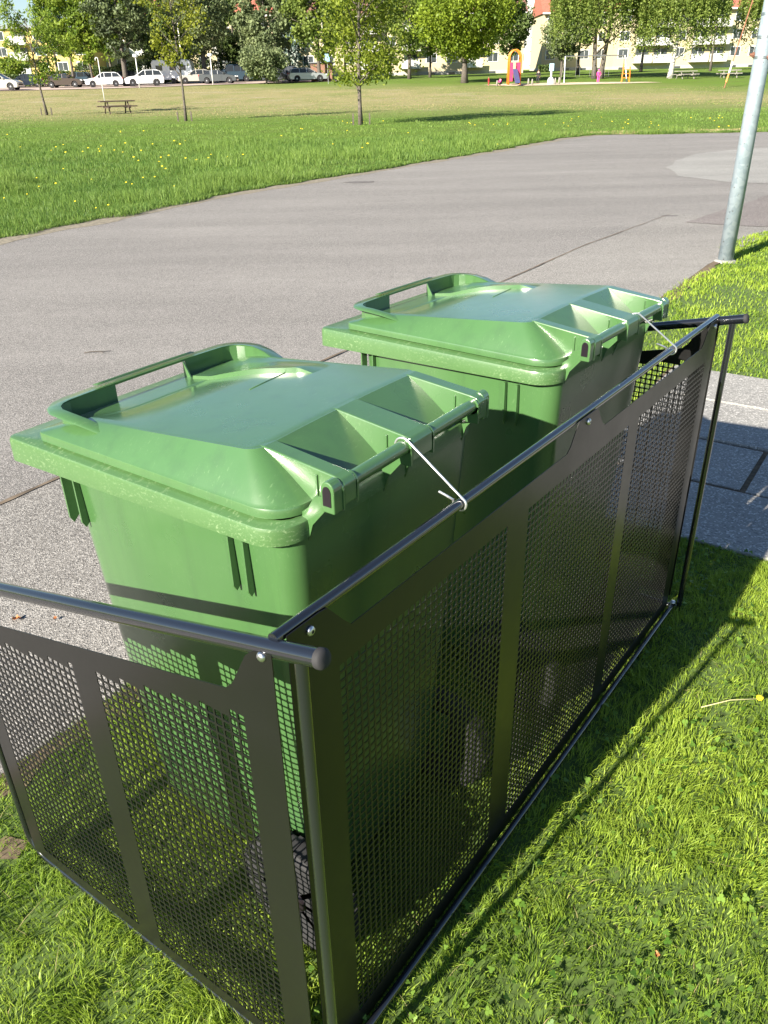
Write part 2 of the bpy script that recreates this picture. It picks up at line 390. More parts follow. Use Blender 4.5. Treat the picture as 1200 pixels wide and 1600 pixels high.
sheet('lawn_soil', lawn_poly, .0025, plain('lawn thatch and soil', (.07, .115, .02), .98, 0, .45, 50))
def scatter(n, x0, x1, y0, y1): return rng.uniform(x0, x1, n), rng.uniform(y0, y1, n)
bare_poly = [(-.93, 1.23), (-.90, 1.29), (-.85, 1.28), (-.84, 1.22), (-.88, 1.20)]
def lawn(x, y):
    k = inpoly(x, y, lawn_poly) & ~inpoly(x, y, path_poly) & in_view(x, y); return x[k], y[k]
# near: up to 3.6 m away
x, y = lawn(*scatter(620000, -1.7, 2.6, .2, 3.8))
cl = vnoise(x, y, .10, 1); cl2 = vnoise(x, y, .32, 2); thin = vnoise(x, y, .055, 3)
keep = rng.random(len(x)) < (.55 + .6 * thin) * np.where(inpoly(x, y, bare_poly), .3, 1) * np.where(vnoise(x, y, .45, 8) > .78, .6, 1)
x, y, cl, cl2 = x[keep], y[keep], cl[keep], cl2[keep]
cl3 = vnoise(x, y, .045, 14); h = .007 + .013 * cl + .019 * cl3 ** 1.5 + .016 * (cl2 > .62) * rng.random(len(x)); t_ = np.clip(.15 + .5 * cl2 + .35 * rng.random(len(x)) * (1.2 - cl) + .1 * rng.normal(size=len(x)), 0, 1)
Pv, Q, T, ti = blades(x, y, h, rng.uniform(.0013, .0034, len(x)), .85, tint=t_, coh=.09)
tag(fast('lawn_grass', Pv, Q, T, M['lawn'], tint=ti), kind='stuff')
# fine longer tufts
cx, cy = lawn(*scatter(230, -1.5, 2.4, .3, 3.7)); n_ = 42
x = np.repeat(cx, n_) + rng.normal(0, .022, len(cx) * n_); y = np.repeat(cy, n_) + rng.normal(0, .022, len(cx) * n_)
Pv, Q, T, ti = blades(x, y, rng.uniform(.03, .065, len(x)), rng.uniform(.001, .0018, len(x)), 1.0, tint=np.clip(rng.normal(.35, .2, len(x)), 0, 1))
tag(fast('fine_grass_tufts', Pv, Q, T, M['lawn'], tint=ti), kind='stuff')
# dry stems in the turf
x, y = lawn(*scatter(5000, -1.7, 2.6, .2, 3.8))
Pv, Q, T, ti = blades(x, y, rng.uniform(.010, .03, len(x)), rng.uniform(.001, .002, len(x)), 2.2)
tag(fast('dry_grass_stems', Pv, Q, T, M['dry'], tint=ti), kind='stuff')
# clover: three round leaflets on a short stalk
def clover(cx, cy, n_, spread, name, mat):
    x = np.repeat(cx, n_) + rng.normal(0, spread, len(cx) * n_); y = np.repeat(cy, n_) + rng.normal(0, spread, len(cx) * n_)
    k = inpoly(x, y, lawn_poly) & ~inpoly(x, y, path_poly); x, y = x[k], y[k]; n = len(x)
    z = rng.uniform(.016, .034, n); a0 = rng.uniform(0, 6.28, n); r_ = rng.uniform(.0024, .0045, n); tl = rng.uniform(0, 1, n)
    VV = []; TT = []
    tx, ty = rng.normal(0, .35, n), rng.normal(0, .35, n)
    for j in range(3):
        a = a0 + j * 2.094; cxx = x + np.cos(a) * r_ * .95; cyy = y + np.sin(a) * r_ * .95
        for s_ in range(6):
            b = s_ * 1.0472; qx = cxx + np.cos(b) * r_; qy = cyy + np.sin(b) * r_
            VV.append(np.stack([qx, qy, z + (qx - x) * tx + (qy - y) * ty], 1)); TT.append(tl)
    VV = np.stack(VV, 1).reshape(-1, 3); b = np.arange(n)[:, None, None] * 18 + np.arange(3)[None, :, None] * 6
    q1 = (b + np.array([0, 1, 2, 3])).reshape(-1, 4); q2 = (b + np.array([0, 3, 4, 5])).reshape(-1, 4)
    tag(fast(name, VV, np.concatenate([q1, q2]), None, mat, tint=np.repeat(tl, 18)), kind='stuff')
M['clover'] = leafmat('clover leaf', (.07, .16, .02), (.20, .33, .05), .35, .5)
cx, cy = lawn(*scatter(420, -.2, 2.3, .5, 3.2)); clover(cx[:150], cy[:150], 10, .05, 'clover_patches', M['clover'])
# middle lawn round the lamp post
x, y = lawn(*scatter(150000, .8, 7.5, 3.4, 12.5))
g2 = vnoise(x, y, .22, 4); keep = rng.random(len(x)) < np.where(vnoise(x, y, .4, 6) > .72, .35, 1)
x, y, g2 = x[keep], y[keep], g2[keep]
Pv, Q, T, ti = blades(x, y, .022 + .03 * g2, rng.uniform(.004, .008, len(x)) * (y / 5).clip(1, 2), .8, tint=np.clip(.25 + .6 * g2 + .2 * rng.normal(size=len(x)), 0, 1))
tag(fast('roadside_lawn_grass', Pv, Q, T, M['lawn'], tint=ti), kind='stuff')
# rough meadow over the road
fe = [Vector((*p, 0)) for p in far_edge]
mead = far_edge[2:] + [(60, 100), (-60, 100), (-60, 3)]
def meadow(n, x0, x1, y0, y1):
    x, y = scatter(n, x0, x1, y0, y1); k = inpoly(x, y, mead) & in_view(x, y, 1.12); return x[k], y[k]
Ps, Qs, Ts, tis = [], [], [], []; off = 0
for n, y0, y1, hh, ww in ((170000, 7, 16, .23, .0065), (210000, 14, 27, .20, .010), (90000, 26, 46, .08, .018), (50000, 44, 78, .06, .03)):
    x, y = meadow(n, -14 if y1 < 17 else (-22 if y1 < 30 else -40), 3 if y1 < 17 else (16 if y1 < 30 else 36), y0, y1)
    g = vnoise(x, y, .7, 5); g3 = vnoise(x, y, 2.5, 9)
    edge = np.full(len(x), 1.0)
    hts = hh * (.25 + 1.5 * g ** 1.6 * (.4 + g3)) * rng.uniform(.5, 1, len(x))
    belt = (y > 42 + .15 * x); kk = rng.random(len(x)) < np.where(belt, .35, 1); 
    x, y, g, g3, hts = x[kk], y[kk], g[kk], g3[kk], hts[kk]
    Pv, Q, T, ti = blades(x, y, hts, rng.uniform(.6, 1.3, len(x)) * ww, .45, z=terr_np(y), tint=np.clip(.15 + .35 * g + .35 * g3 + .18 * rng.normal(size=len(x)), 0, 1))
    Ps.append(Pv); Qs.append(Q + off); Ts.append(T + off); tis.append(ti); off += len(Pv)
tag(fast('meadow_grass', np.concatenate(Ps), np.concatenate(Qs), np.concatenate(Ts), M['meadow'], tint=np.concatenate(tis)), kind='stuff')
x, y = meadow(60000, -52, 40, 46, 104); k = (y + .62 * x + 16 * (vnoise(x, y, 9, 41) - .5) < 92) & (vnoise(x, y, 5, 42) * .7 + (y - 46) / 30 > .45); x, y = x[k], y[k]
Pv, Q, T, ti = blades(x, y, rng.uniform(.02, .05, len(x)), rng.uniform(.015, .035, len(x)), .8, z=terr_np(y)); tag(fast('dry_field_grass', Pv, Q, T, M['dry'], tint=ti), kind='stuff')
# dry verge on the far side of the road bend
x, y = scatter(9000, 5.5, 16, 25.6, 28.5); k = inpoly(x, y, mead) & (y < 27.6 + .3 * vnoise(x, x, 1)); x, y = x[k], y[k]
Pv, Q, T, ti = blades(x, y, rng.uniform(.02, .07, len(x)), rng.uniform(.012, .03, len(x)), 1.2); tag(fast('dry_verge_grass', Pv, Q, T, M['dry'], tint=ti), kind='stuff')
sheet('dry_verge', [(6.4, 26.3), (10, 26.3), (19, 26.4), (19, 27.4), (12, 27.7), (8, 27.2)], .006, plain('dry verge earth', (.33, .29, .20), .98, 0, .3, 4), .08, step=.4)
ex, ey, eh = [], [], []
for i in range(2, len(far_edge) - 2):
    a_ = Vector(far_edge[i]); b_ = Vector(far_edge[i + 1]); d_ = (b_ - a_); L_ = d_.length; nn_ = Vector((d_.y, -d_.x)).normalized(); k_ = int(L_ * 900)
    t_ = rng.random(k_); q_ = a_.x + d_.x * t_, a_.y + d_.y * t_; ed = vnoise(q_[0], q_[1], .35, 21) * .9 + vnoise(q_[0], q_[1], 1.3, 22) * .6 - .35
    of = rng.uniform(-.35, 1, k_) * np.maximum(.02, ed) * .30
    ex.append(q_[0] + nn_.x * of); ey.append(q_[1] + nn_.y * of); eh.append(rng.uniform(.03, .11, k_) * (.4 + ed))
ex, ey, eh = np.concatenate(ex), np.concatenate(ey), np.maximum(.02, np.concatenate(eh)); k = in_view(ex, ey); ex, ey, eh = ex[k], ey[k], eh[k]
Pv, Q, T, ti = blades(ex, ey, eh, rng.uniform(.004, .008, len(ex)) * (ey / 9).clip(1, 2.5), .8, tint=np.clip(rng.normal(.5, .25, len(ex)), 0, 1)); tag(fast('verge_grass', Pv, Q, T, M['meadow'], tint=ti), kind='stuff')
vs_ = [(p_[0], p_[1]) for p_ in far_edge[1:-1]]; back_ = []
for i, p_ in enumerate(vs_):
    back_.append((p_[0] + .25 + .1 * random.random(), p_[1] - .22 - .1 * random.random()))
sheet('verge_soil', vs_ + back_[::-1], .0062, plain('gritty verge soil', (.20, .175, .13), .98, 0, .35, 20), .05, step=.25)
# dandelions: small yellow discs
x, y = meadow(900, -18, 14, 9, 38); k = (vnoise(x, y, 2.2, 11) > .55) & (rng.random(len(x)) < np.where(y > 24, .45, 1)); x, y = x[k], y[k]
n = len(x); z = rng.uniform(.05, .16, n) * np.where(y > 26, .6, 1); r_ = rng.uniform(.012, .02, n) * (y / 16).clip(.8, 1.5)
VV = np.stack([np.stack([x + r_ * math.cos(a), y + r_ * math.sin(a), z + r_ * .4 * math.sin(a)], 1) for a in np.linspace(0, 2 * np.pi, 9)[:-1]], 1).reshape(-1, 3)
b = np.arange(n)[:, None] * 8; Q = np.concatenate([b + np.array([[0, 1, 2, 3]]), b + np.array([[0, 3, 4, 7]]), b + np.array([[4, 5, 6, 7]])])
tag(fast('dandelions', VV, Q, None, plain('dandelion yellow', (.80, .62, .02), .7)), kind='stuff')

# ================================================================== the perforated screen round the bins
TH = R(52.90); CN = Vector((-0.1001, 0.7375, 0)); LEN = 1.745; HT = .958; SLOPE = math.tan(R(13.3))
encl = empty('bin_screen', CN, TH, 'black three-sided perforated steel screen standing on the lawn around the two bins', 'bin screen')
PITCH, HOLE, THK = .015, .0117, .0015
def perforated(name, L, top, holes, to3, z_low, parent):
    """sheet of width L; top(u) gives the upper edge; holes(u0,u1,z0,z1) says whether a cell is punched. to3 maps (u, z, side) to 3d"""
    us = [0.0]; cells = []
    V2 = []; Q = []; T = []; W = []
    ci = {}
    def vid(u, z):
        k = (round(u, 5), round(z, 5))
        if k not in ci: ci[k] = len(V2); V2.append((u, z))
        return ci[k]
    nU = int(round(L / PITCH)); pu = L / nU
    a = HOLE / 2; ch = .0015
    edges = []
    for i in range(nU):
        u0, u1 = i * pu, (i + 1) * pu; zt = min(top(u0), top(u1)); k = 0
        z0 = z_low; run0 = z0
        while True:
            z1 = z0 + PITCH
            if z1 > zt + 1e-9: break
            if holes(u0, u1, z0, z1):
                if run0 < z0 - 1e-6:
                    Q.append((vid(u0, run0), vid(u1, run0), vid(u1, z0), vid(u0, z0)))
                cu, cz = (u0 + u1) / 2, (z0 + z1) / 2
                o_ = [vid(u0, z0), vid(u1, z0), vid(u1, z1), vid(u0, z1)]
                b0 = len(V2); V2.extend([(cu - a + ch, cz - a), (cu + a - ch, cz - a), (cu + a, cz - a + ch), (cu + a, cz + a - ch), (cu + a - ch, cz + a), (cu - a + ch, cz + a), (cu - a, cz + a - ch), (cu - a, cz - a + ch)])
                h_ = [b0 + j for j in range(8)]
                Q += [(o_[0], o_[1], h_[1], h_[0]), (o_[1], o_[2], h_[3], h_[2]), (o_[2], o_[3], h_[5], h_[4]), (o_[3], o_[0], h_[7], h_[6])]
                T += [(o_[1], h_[2], h_[1]), (o_[2], h_[4], h_[3]), (o_[3], h_[6], h_[5]), (o_[0], h_[0], h_[7])]
                W += [(h_[j], h_[(j + 1) % 8]) for j in range(8)]
                run0 = z1
            z0 = z1
        t0, t1 = top(u0 + 1e-6), top(u1 - 1e-6)
        Q.append((vid(u0, run0), vid(u1, run0), vid(u1, t1), vid(u0, t0)))
        W.append((vid(u1, t1), vid(u0, t0))); W.append((vid(u0, z_low), vid(u1, z_low)))
        if i == 0: W.append((vid(u0, t0), vid(u0, z_low)))
        if i == nU - 1: W.append((vid(u1, z_low), vid(u1, t1)))
    N = len(V2)
    V3 = [to3(u, z, 0) for u, z in V2] + [to3(u, z, THK) for u, z in V2]
    Qa = Q + [(d + N, c_ + N, b + N, a_ + N) for a_, b, c_, d in Q] + [(b, a_, a_ + N, b + N) for a_, b in W]
    Ta = T + [(c_ + N, b + N, a_ + N) for a_, b, c_ in T]
    return fast(name, V3, Qa, Ta, M['black'], parent)
LP_TOP = .908
def long_top(u):
    if u < .085: return .962
    if u < .13: return .962 - (u - .085) / .045 * (.962 - LP_TOP)
    if u < .80: return LP_TOP
    if u < .835: return LP_TOP + (u - .80) / .035 * .052
    if u < .925: return .960
    if u < .965: return .960 - (u - .925) / .04 * .052
    if u < 1.61: return LP_TOP
    if u < 1.65: return LP_TOP + (u - 1.61) / .04 * .052
    return .962
U0 = .012
def long_holes(a, b, z0, z1):
    a += U0; b += U0
    return z0 >= .058 and z1 <= .862 and any(l - 1e-6 <= a and b <= r + 1e-6 for l, r in ((.098, .578), (.632, 1.128), (1.182, 1.668)))
pv = .034
perforated('back_panel', 1.71, lambda u: long_top(u + U0), long_holes, lambda u, z, s: (u + U0, pv - s, z), .018, encl)
# back rail, bottom rail, posts
MB().tube([(0.0, pv + .010, HT + .002), (LEN, pv + .010, HT + .002)], .0082, 14).build('back_rail', M['gloss'], encl, auto=40)
MB().tube([(0.0, .018, .024), (LEN, .018, .024)], .0075, 10).build('bottom_rail', M['gloss'], encl, auto=40)
SIDE_L = .905
for which, (u_, ang, out) in enumerate(((0.0, R(144.4) - TH, -1), (LEN, R(142.9) - TH, 1))):
    sf = empty('side_frame', (u_, 0, 0), ang - math.pi / 2); sf.parent = encl     # local +y runs along the side, away from the back corner
    MB().tube([(0, -.030, HT + .030 * SLOPE), (0, SIDE_L, HT - SIDE_L * SLOPE)], .0122, 18).build('top_rail', M['gloss'], sf, auto=40)
    for yy, dr in ((-.030, -1), (SIDE_L, 1)):
        cp = [(Vector((0, yy, HT - yy * SLOPE)) + Vector((0, dr * d_, -dr * d_ * SLOPE))) for d_ in (-.002, .004, .007, .008)]
        MB().tube(cp, [.0130, .0130, .0105, .005], 18).build('end_cap', M['rubber'], sf, auto=60)
    MB().tube([(0, 0, 0.0), (0, 0, HT - .008)], .0086, 14).build('post', M['gloss'], sf, auto=40)
    r_ = .06; arc = [(0, SIDE_L - .02 - r_ + r_ * math.sin(t), .013 + r_ - r_ * math.cos(t)) for t in np.linspace(0, math.pi / 2, 8)]
    MB().tube([(0, 0.0, .013)] + arc + [(0, SIDE_L - .02, HT - SIDE_L * SLOPE - .005)], .0085, 12).build('lower_rail', M['gloss'], sf, auto=40)
    S0 = .036
    def stop(v, S0=S0):
        v += S0; base = HT - SLOPE * v - .072
        if v < .075: return HT - SLOPE * v
        if v < .118: k = (v - .075) / .043; return (HT - SLOPE * v) * (1 - k) + base * k
        if v > .83: return HT - SLOPE * v
        if v > .79: k = (v - .79) / .04; return base * (1 - k) + (HT - SLOPE * v) * k
        return base
    def sholes(a, b, z0, z1, S0=S0):
        a += S0; b += S0
        return z0 >= .070 and z1 <= HT - SLOPE * b - .105 and any(l - 1e-6 <= a and b <= r + 1e-6 for l, r in ((.085, .440), (.485, .805)))
    perforated('side_panel', .81, stop, sholes, lambda v, z, s, o=out, S0=S0: (o * (.0110 + s), v + S0, z), .043, sf)
    for yy in (.052, .835):
        zz = HT - SLOPE * yy - .006
        Mx = Matrix.Translation((out * .0125, yy, zz)) @ Matrix.Rotation(out * math.pi / 2, 4, 'Y')
        MB().lathe([(.0068, 0), (.0068, .0012), (.0058, .0032), (.0036, .0046), (.0022, .0047)], 16, Mx).build('bolt', M['steel'], sf, auto=50)
    # foot lugs where the bottom rail is bolted on
    Mx = Matrix.Translation((-out * .01, .018, .034))
    MB().lathe([(.009, 0), (.009, .003), (.006, .006)], 14, Mx).build('bolt', M['steel'], sf, auto=50)
for u_ in (.052, .880, 1.698):
    Mx = Matrix.Translation((u_, pv - .0018, .946)) @ Matrix.Rotation(math.pi / 2, 4, 'X')
    b_ = MB().lathe([(.0069, 0), (.0069, .0012), (.0060, .0034), (.0038, .0048), (.0026, .0049)], 18, Mx).build('bolt', M['steel'], encl, auto=50)
    MB().lathe([(.0026, 0), (.0026, .0002)], 6, Matrix.Translation((u_, pv - .0018 - .0049, .946)) @ Matrix.Rotation(math.pi / 2, 4, 'X')).build('hex_socket', M['rubber'], b_)
    Mx = Matrix.Translation((u_, pv + .016, .950)) @ Matrix.Rotation(-math.pi / 2, 4, 'X')
    MB().lathe([(.0075, 0), (.0078, .006), (.0065, .0095), (.003, .012)], 14, Mx).build('nut', M['steel'], encl, auto=50)

# ================================================================== wheelie bins
def rrect(a0, a1, b0, b1, rf, rr, n=8):
    """rounded rectangle; rf: radius of the front corners (high y), rr: of the rear ones"""
    pts = []
    for cx_, cy_, r_, s_ in ((a1 - rf, b1 - rf, rf, 0), (a0 + rf, b1 - rf, rf, 90), (a0 + rr, b0 + rr, rr, 180), (a1 - rr, b0 + rr, rr, 270)):
        for k in range(n + 1):
            t = R(s_ + 90 * k / n); pts.append((cx_ + r_ * math.cos(t), cy_ + r_ * math.sin(t)))
    # subdivide the straight sides
    out = []
    N_ = len(pts)
    for i in range(N_):
        p, q_ = pts[i], pts[(i + 1) % N_]; out.append(p)
        if i % (n + 1) == n:
            for j in range(1, 12): out.append((p[0] + (q_[0] - p[0]) * j / 12, p[1] + (q_[1] - p[1]) * j / 12))
    return out
def loft(rings, close_top=True, close_bot=True):
    V = []; Q = []; n = len(rings[0])
    for rg in rings: V += rg
    for i in range(len(rings) - 1):
        for k in range(n): k2 = (k + 1) % n; Q.append((i * n + k, i * n + k2, (i + 1) * n + k2, (i + 1) * n + k))
    F = list(Q)
    if close_bot: F.append(tuple(reversed(range(n))))
    if close_top: F.append(tuple((len(rings) - 1) * n + k for k in range(n)))
    return V, F
def ss(t): t = min(1, max(0, t)); return t * t * (3 - 2 * t)
def lid_top(u, v):
    z = 1.0580 - .098 * max(0, v - .15) + .0035 * (1 - (u / .222) ** 2)
    if v > .42: z -= .016 * min(1, (v - .42) / .13) ** 1.5 * max(0, 1 - (abs(u) / .205) ** 4)      # dips towards the grip
    return z
def make_bin(loc, rz, label):
    root = empty('wheelie_bin', loc, rz, label, 'wheelie bin', 'green wheelie bins')
    G = M['bin']
    # body: tapered tub
    lv = [(.055, .190, .10, .520, .05), (.10, .205, .092, .545, .055), (.13, .222, .085, .556, .055), (.30, .233, .075, .570, .05), (.55, .246, .060, .583, .045), (.80, .258, .047, .594, .04), (.925, .264, .040, .600, .038), (.955, .265, .040, .601, .038)]
    rings = [[(x_, y_, z_) for x_, y_ in rrect(-w_, w_, b0, b1, .05, rr_)] for z_, w_, b0, b1, rr_ in lv]
    inner = [[(x_, y_, z_) for x_, y_ in rrect(-w_ + .006, w_ - .006, b0 + .006, b1 - .006, .045, max(.02, rr_ - .006))] for z_, w_, b0, b1, rr_ in reversed(lv)]
    V_, F_ = loft(rings + inner, True, True); mb = MB(); mb.add(V_, F_)
    body = mb.build('body', G, root, auto=40)
    # rim with deep skirt
    prof = [(.928, .012), (.9285, 0.0), (.968, .0005), (.9735, .003), (.9755, .008), (.9765, .020), (.9785, .024), (.9785, .030)]
    rings = [[(x_, y_, z_ + (max(0, .7 - y_) * .026 if z_ < .95 else 0)) for x_, y_ in rrect(-.2885 + i_, .2885 - i_, .038 + i_ * .5, .7155 - i_ * (1 if i_ < .02 else 3.2), max(.008, .016 - i_ * .3), max(.02, .058 - i_))] for z_, i_ in prof]
    V_, F_ = loft(rings, False, False); mb = MB(); mb.add(V_, F_)
    # underside sheet closing rim to tub
    r_out = [(x_, y_, .9285 + max(0, .7 - y_) * .026) for x_, y_ in rrect(-.2845, .2845, .040, .7115, .014, .054)]; r_in = [(x_, y_, .945) for x_, y_ in rrect(-.2645, .2645, .0405, .600, .05, .038)]
    V_, F_ = loft([r_out, r_in], False, False); mb.add(V_, F_)
    mb.build('rim', M['rim'], root, auto=38)
    # paired stiffening fins under the rim
    for sgn in (-1, 1):
        for v_, zb in ((.585, .832), (.549, .832), (.163, .836), (.131, .836)):
            xo = sgn * .262; fin = MB()
            fin.prism([(xo * .97, .93), (xo + sgn * .013, .93), (xo + sgn * .0125, zb + .004), (xo + sgn * .006, zb - .008), (xo * .97, zb + .004)], v_ - .0018, v_ + .0018, 'y')
            fin.build('stiffening_fin', G, body)
    # lid
    O = rrect(-.2715, .2715, .046, .640, .022, .062); I = rrect(-.221, .221, .137, .560, .03, .026)
    n = len(O); rings = [[(x_ * .985, y_ * .985 + .005, .981) for x_, y_ in O], [(x_, y_, .981) for x_, y_ in O], [(x_, y_, .9925) for x_, y_ in O], [(x_ * .996, .34 + (y_ - .34) * .996, .9955) for x_, y_ in O]]
    K = 16
    for k in range(K + 1):
        s_ = k / K; rg = []
        for (ox, oy), (ix, iy) in zip(O, I):
            e = .035 + .965 * s_; x_ = ox + (ix - ox) * e; y_ = oy + (iy - oy) * e
            zt = lid_top(ix, iy); prf = s_
            rg.append((x_, y_, .996 + (zt - .996) * (s_ + .03 * math.sin(math.pi * s_))))
        if k == K:      # narrow rounded arris instead of a broad dome
            rings.append([(a_[0] * .06 + b_[0] * .94, a_[1] * .06 + b_[1] * .94, a_[2] * .06 + b_[2] * .94) for a_, b_ in zip(rings[-1], rg)])
            rg = [(x_ * .994, .35 + (y_ - .35) * .994, z_ - .0006) for x_, y_, z_ in rg]
        rings.append(rg)
    KI = 60; cy0 = .35
    for k in range(0, KI):
        s_ = max(.022, k / KI) if k < 2 else k / KI
        if k == 1: continue
        rg = []
        for (ix, iy) in I:
            x_ = ix * (1 - s_); y_ = cy0 + (iy - cy0) * (1 - s_); rg.append((x_, y_, lid_top(x_, y_)))
        rings.append(rg)
    V_, F_ = loft(rings, True, True); mb = MB(); mb.add(V_, F_)
    lid = mb.build('lid', G, root, auto=32)
    # hinge arms running back from the crown of the lid to the rear bar
    for a0, a1 in ((-.203, -.174), (-.027, .032), (.187, .216)):
        side = [(.150, 1.0612), (.137, 1.0622), (.005, 1.0455), (-.008, 1.0425), (-.0145, 1.035), (-.0145, 1.003), (.004, .998), (.03, .994), (.062, .984), (.150, .984)]
        if abs(a0) > .1: side[0] = (.150, 1.0585); side[1] = (.137, 1.0595)
        mb = MB(); mb.prism(side, a0, a1, 'x'); mb.build('hinge_arm', G, lid, bevel=.0022)
    for xo in (-.204, -.028, .186): MB().box(xo - .002, xo + .001, .0335, .0375, 1.004, 1.040).build('arm_rib', G, lid, bevel=.001)
    # raised front grip: curved wall with a slot, flat flange on top
    path = [(-.221, .470), (-.233, .505), (-.2405, .54), (-.2445, .575), (-.2425, .603), (-.233, .624), (-.217, .637), (-.196, .6425)]
    path = path + [(x_, .6425 + .0035 * (1 - (x_ / .196) ** 2)) for x_ in np.linspace(-.17, .17, 18)] + [(-x_, y_) for x_, y_ in reversed(path)]
    def gz(u, v): return 1.0325 - .0225 * max(0, (.575 - v) / .105) ** 1.5 + .0015 * (1 - (u / .24) ** 2)
    NV = []; 
    N_ = len(path)
    def nrm(i):
        a = Vector(path[max(0, i - 1)]); b = Vector(path[min(N_ - 1, i + 1)]); d = (b - a).normalized(); return Vector((-d.y, d.x))   # outward (front) for left->right travel
    fl = MB(); wl = MB()
    sec = lambda p, nn, z: [(p.x + nn.x * o_, p.y + nn.y * o_, z + dz) for o_, dz in ((-.0115, 0.0), (.0105, -.0005), (.0135, -.0035), (.0105, -.0055), (-.010, -.0048))]
    ringsf = []
    for i, p in enumerate(path):
        nn = nrm(i); p = Vector(p); ringsf.append(sec(p, nn, gz(p.x, p.y)))
    n5 = 5; V_ = [q_ for rg in ringsf for q_ in rg]
    F_ = [(i * n5 + k, i * n5 + (k + 1) % n5, (i + 1) * n5 + (k + 1) % n5, (i + 1) * n5 + k) for i in range(N_ - 1) for k in range(n5)] + [tuple(range(n5)), tuple(reversed([(N_ - 1) * n5 + k for k in range(n5)]))]
    fl.add(V_, F_); grip = fl.build('grip', G, lid, auto=50)
    for i in range(N_ - 1):
        p, q_ = Vector(path[i]), Vector(path[i + 1]); mid = (p.x + q_.x) / 2
        hi = [gz(p.x, p.y) - .003, gz(q_.x, q_.y) - .003]
        def low(pt): return .984
        lo = [low(p), low(q_)]
        if abs(mid) < .082: hi = [.9925, .9925]
        n1, n2 = nrm(i), nrm(i + 1)
        def wp(p_, nn, o_, z): return (p_.x + nn.x * o_, p_.y + nn.y * o_, z)
        v8 = [wp(p, n1, -.0105, lo[0] ), wp(q_, n2, -.0105, lo[1]), wp(q_, n2, -.0105, hi[1]), wp(p, n1, -.0105, hi[0]), wp(p, n1, -.0075, lo[0]), wp(q_, n2, -.0075, lo[1]), wp(q_, n2, -.0075, hi[1]), wp(p, n1, -.0075, hi[0])]
        wl.add(v8, [(0, 1, 2, 3), (7, 6, 5, 4), (3, 2, 6, 7), (4, 5, 1, 0), (0, 3, 7, 4), (1, 5, 6, 2)])
    wl.build('grip_wall', G, lid)
    for sx in (1,): MB().prism([(.634, .985), (.634, 1.032), (.610, .992)], sx * .083 - .0015, sx * .083 + .0015, 'x').build('slot_cheek', G, lid)
    for o_ in (.0005, .0055, .0100):
        MB().tube([(x_, .6425 + .0035 * (1 - (x_ / .196) ** 2) + o_, 1.0375 - o_ * .12) for x_ in np.linspace(-.125, .125, 14)], .0011, 6).build('grip_ridge', G, lid, smooth=True)
    # raised step on the crown: a crisp face on one side, fading into the lid on the other
    st_ = []; NT_ = 26
    for k in range(NT_):
        t = k / (NT_ - 1); v0_ = .600 - .245 * t; u0_ = .074 + .012 * t + .050 * t ** 2.2
        hh = .0105 * min(1, .55 + .8 * t) * (1 - ss((t - .965) / .035) * .25); wd_ = .11
        rowp = [(u0_, v0_, lid_top(u0_, v0_) - .002), (u0_ + .0012, v0_, lid_top(u0_, v0_) + hh)]
        for j in range(1, 7):
            q_ = j / 6; uu = u0_ + .0012 + (min(.212, u0_ + wd_) - u0_) * q_; rowp.append((uu, v0_, lid_top(uu, v0_) + hh * (1 - ss(q_)) - .0003 * q_))
        st_.append(rowp)
    V_ = [p_ for rw in st_ for p_ in rw]; nr = len(st_[0]); F_ = [(i * nr + j, i * nr + j + 1, (i + 1) * nr + j + 1, (i + 1) * nr + j) for i in range(NT_ - 1) for j in range(nr - 1)]
    b0 = len(V_); V_ += [(p_[0] + .002, p_[1] - .030, lid_top(p_[0], p_[1] - .030) - .0005) for p_ in st_[-1]]
    F_ += [((NT_ - 1) * nr + j, (NT_ - 1) * nr + j + 1, b0 + j + 1, b0 + j) for j in range(nr - 1)]
    MB().add(V_, F_).build('crown_step', G, lid, auto=38)
    lt = MB()      # slim moulded line on the crown
    lt.tube([(.128, .385, lid_top(.128, .385) + .0003), (.06, .378, lid_top(.06, .378) + .0003), (.01, .372, lid_top(.01, .372) + .0003)], .0012, 6); lt.build('moulded_line', G, lid, smooth=True)
    # rear bar, brackets
    bar = MB().tube([(-.215, 0, 1.028), (.215, 0, 1.028)], .0118, 20).build('rear_handle', G, root, auto=40)
    for u_ in (-.205, -.172, -.030, .035, .184, .218):
        col_ = MB(); col_.tube([(u_ - .0018, 0, 1.028), (u_ + .0018, 0, 1.028)], .0155, 20)
        col_.box(u_ - .0018, u_ + .0018, -.0152, .010, .997, 1.028)
        col_.build('handle_collar', G, bar, auto=40)
    for sx in (-1, 1):
        e0, e1 = sx * .2265, sx * .2055
        D = [(-.0135, .997), (.0105, .997), (.0105, 1.033)] + [(-.0015 + .012 * math.cos(t), 1.033 + .0135 * math.sin(t)) for t in np.linspace(.35, math.pi - .35, 7)] + [(-.0135, 1.033)]
        br = MB(); br.prism(D, min(e0, e1), max(e0, e1), 'x'); b_ = br.build('handle_bracket', G, root, bevel=.0018)
        Di = [(-.0085, 1.008), (.0062, 1.008), (.0062, 1.030)] + [(-.0012 + .0072 * math.cos(t), 1.030 + .0095 * math.sin(t)) for t in np.linspace(.3, math.pi - .3, 7)] + [(-.0085, 1.030)]
        ins = MB(); ins.prism(Di, min(sx * .2268, sx * .2276), max(sx * .2268, sx * .2276), 'x'); ins.build('bracket_plug', M['darkplastic'], b_)
    for u_ in (-.2235, -.030, .033, .2235):
        g = MB(); g.prism([(-.0125, .999), (.004, .999), (.030, .968), (.040, .938), (.052, .945), (.052, .982), (.036, .996), (.024, 1.016), (.010, 1.020), (-.0125, 1.020)], u_ - .0022, u_ + .0022, 'x')
        g.build('handle_gusset', G, root)
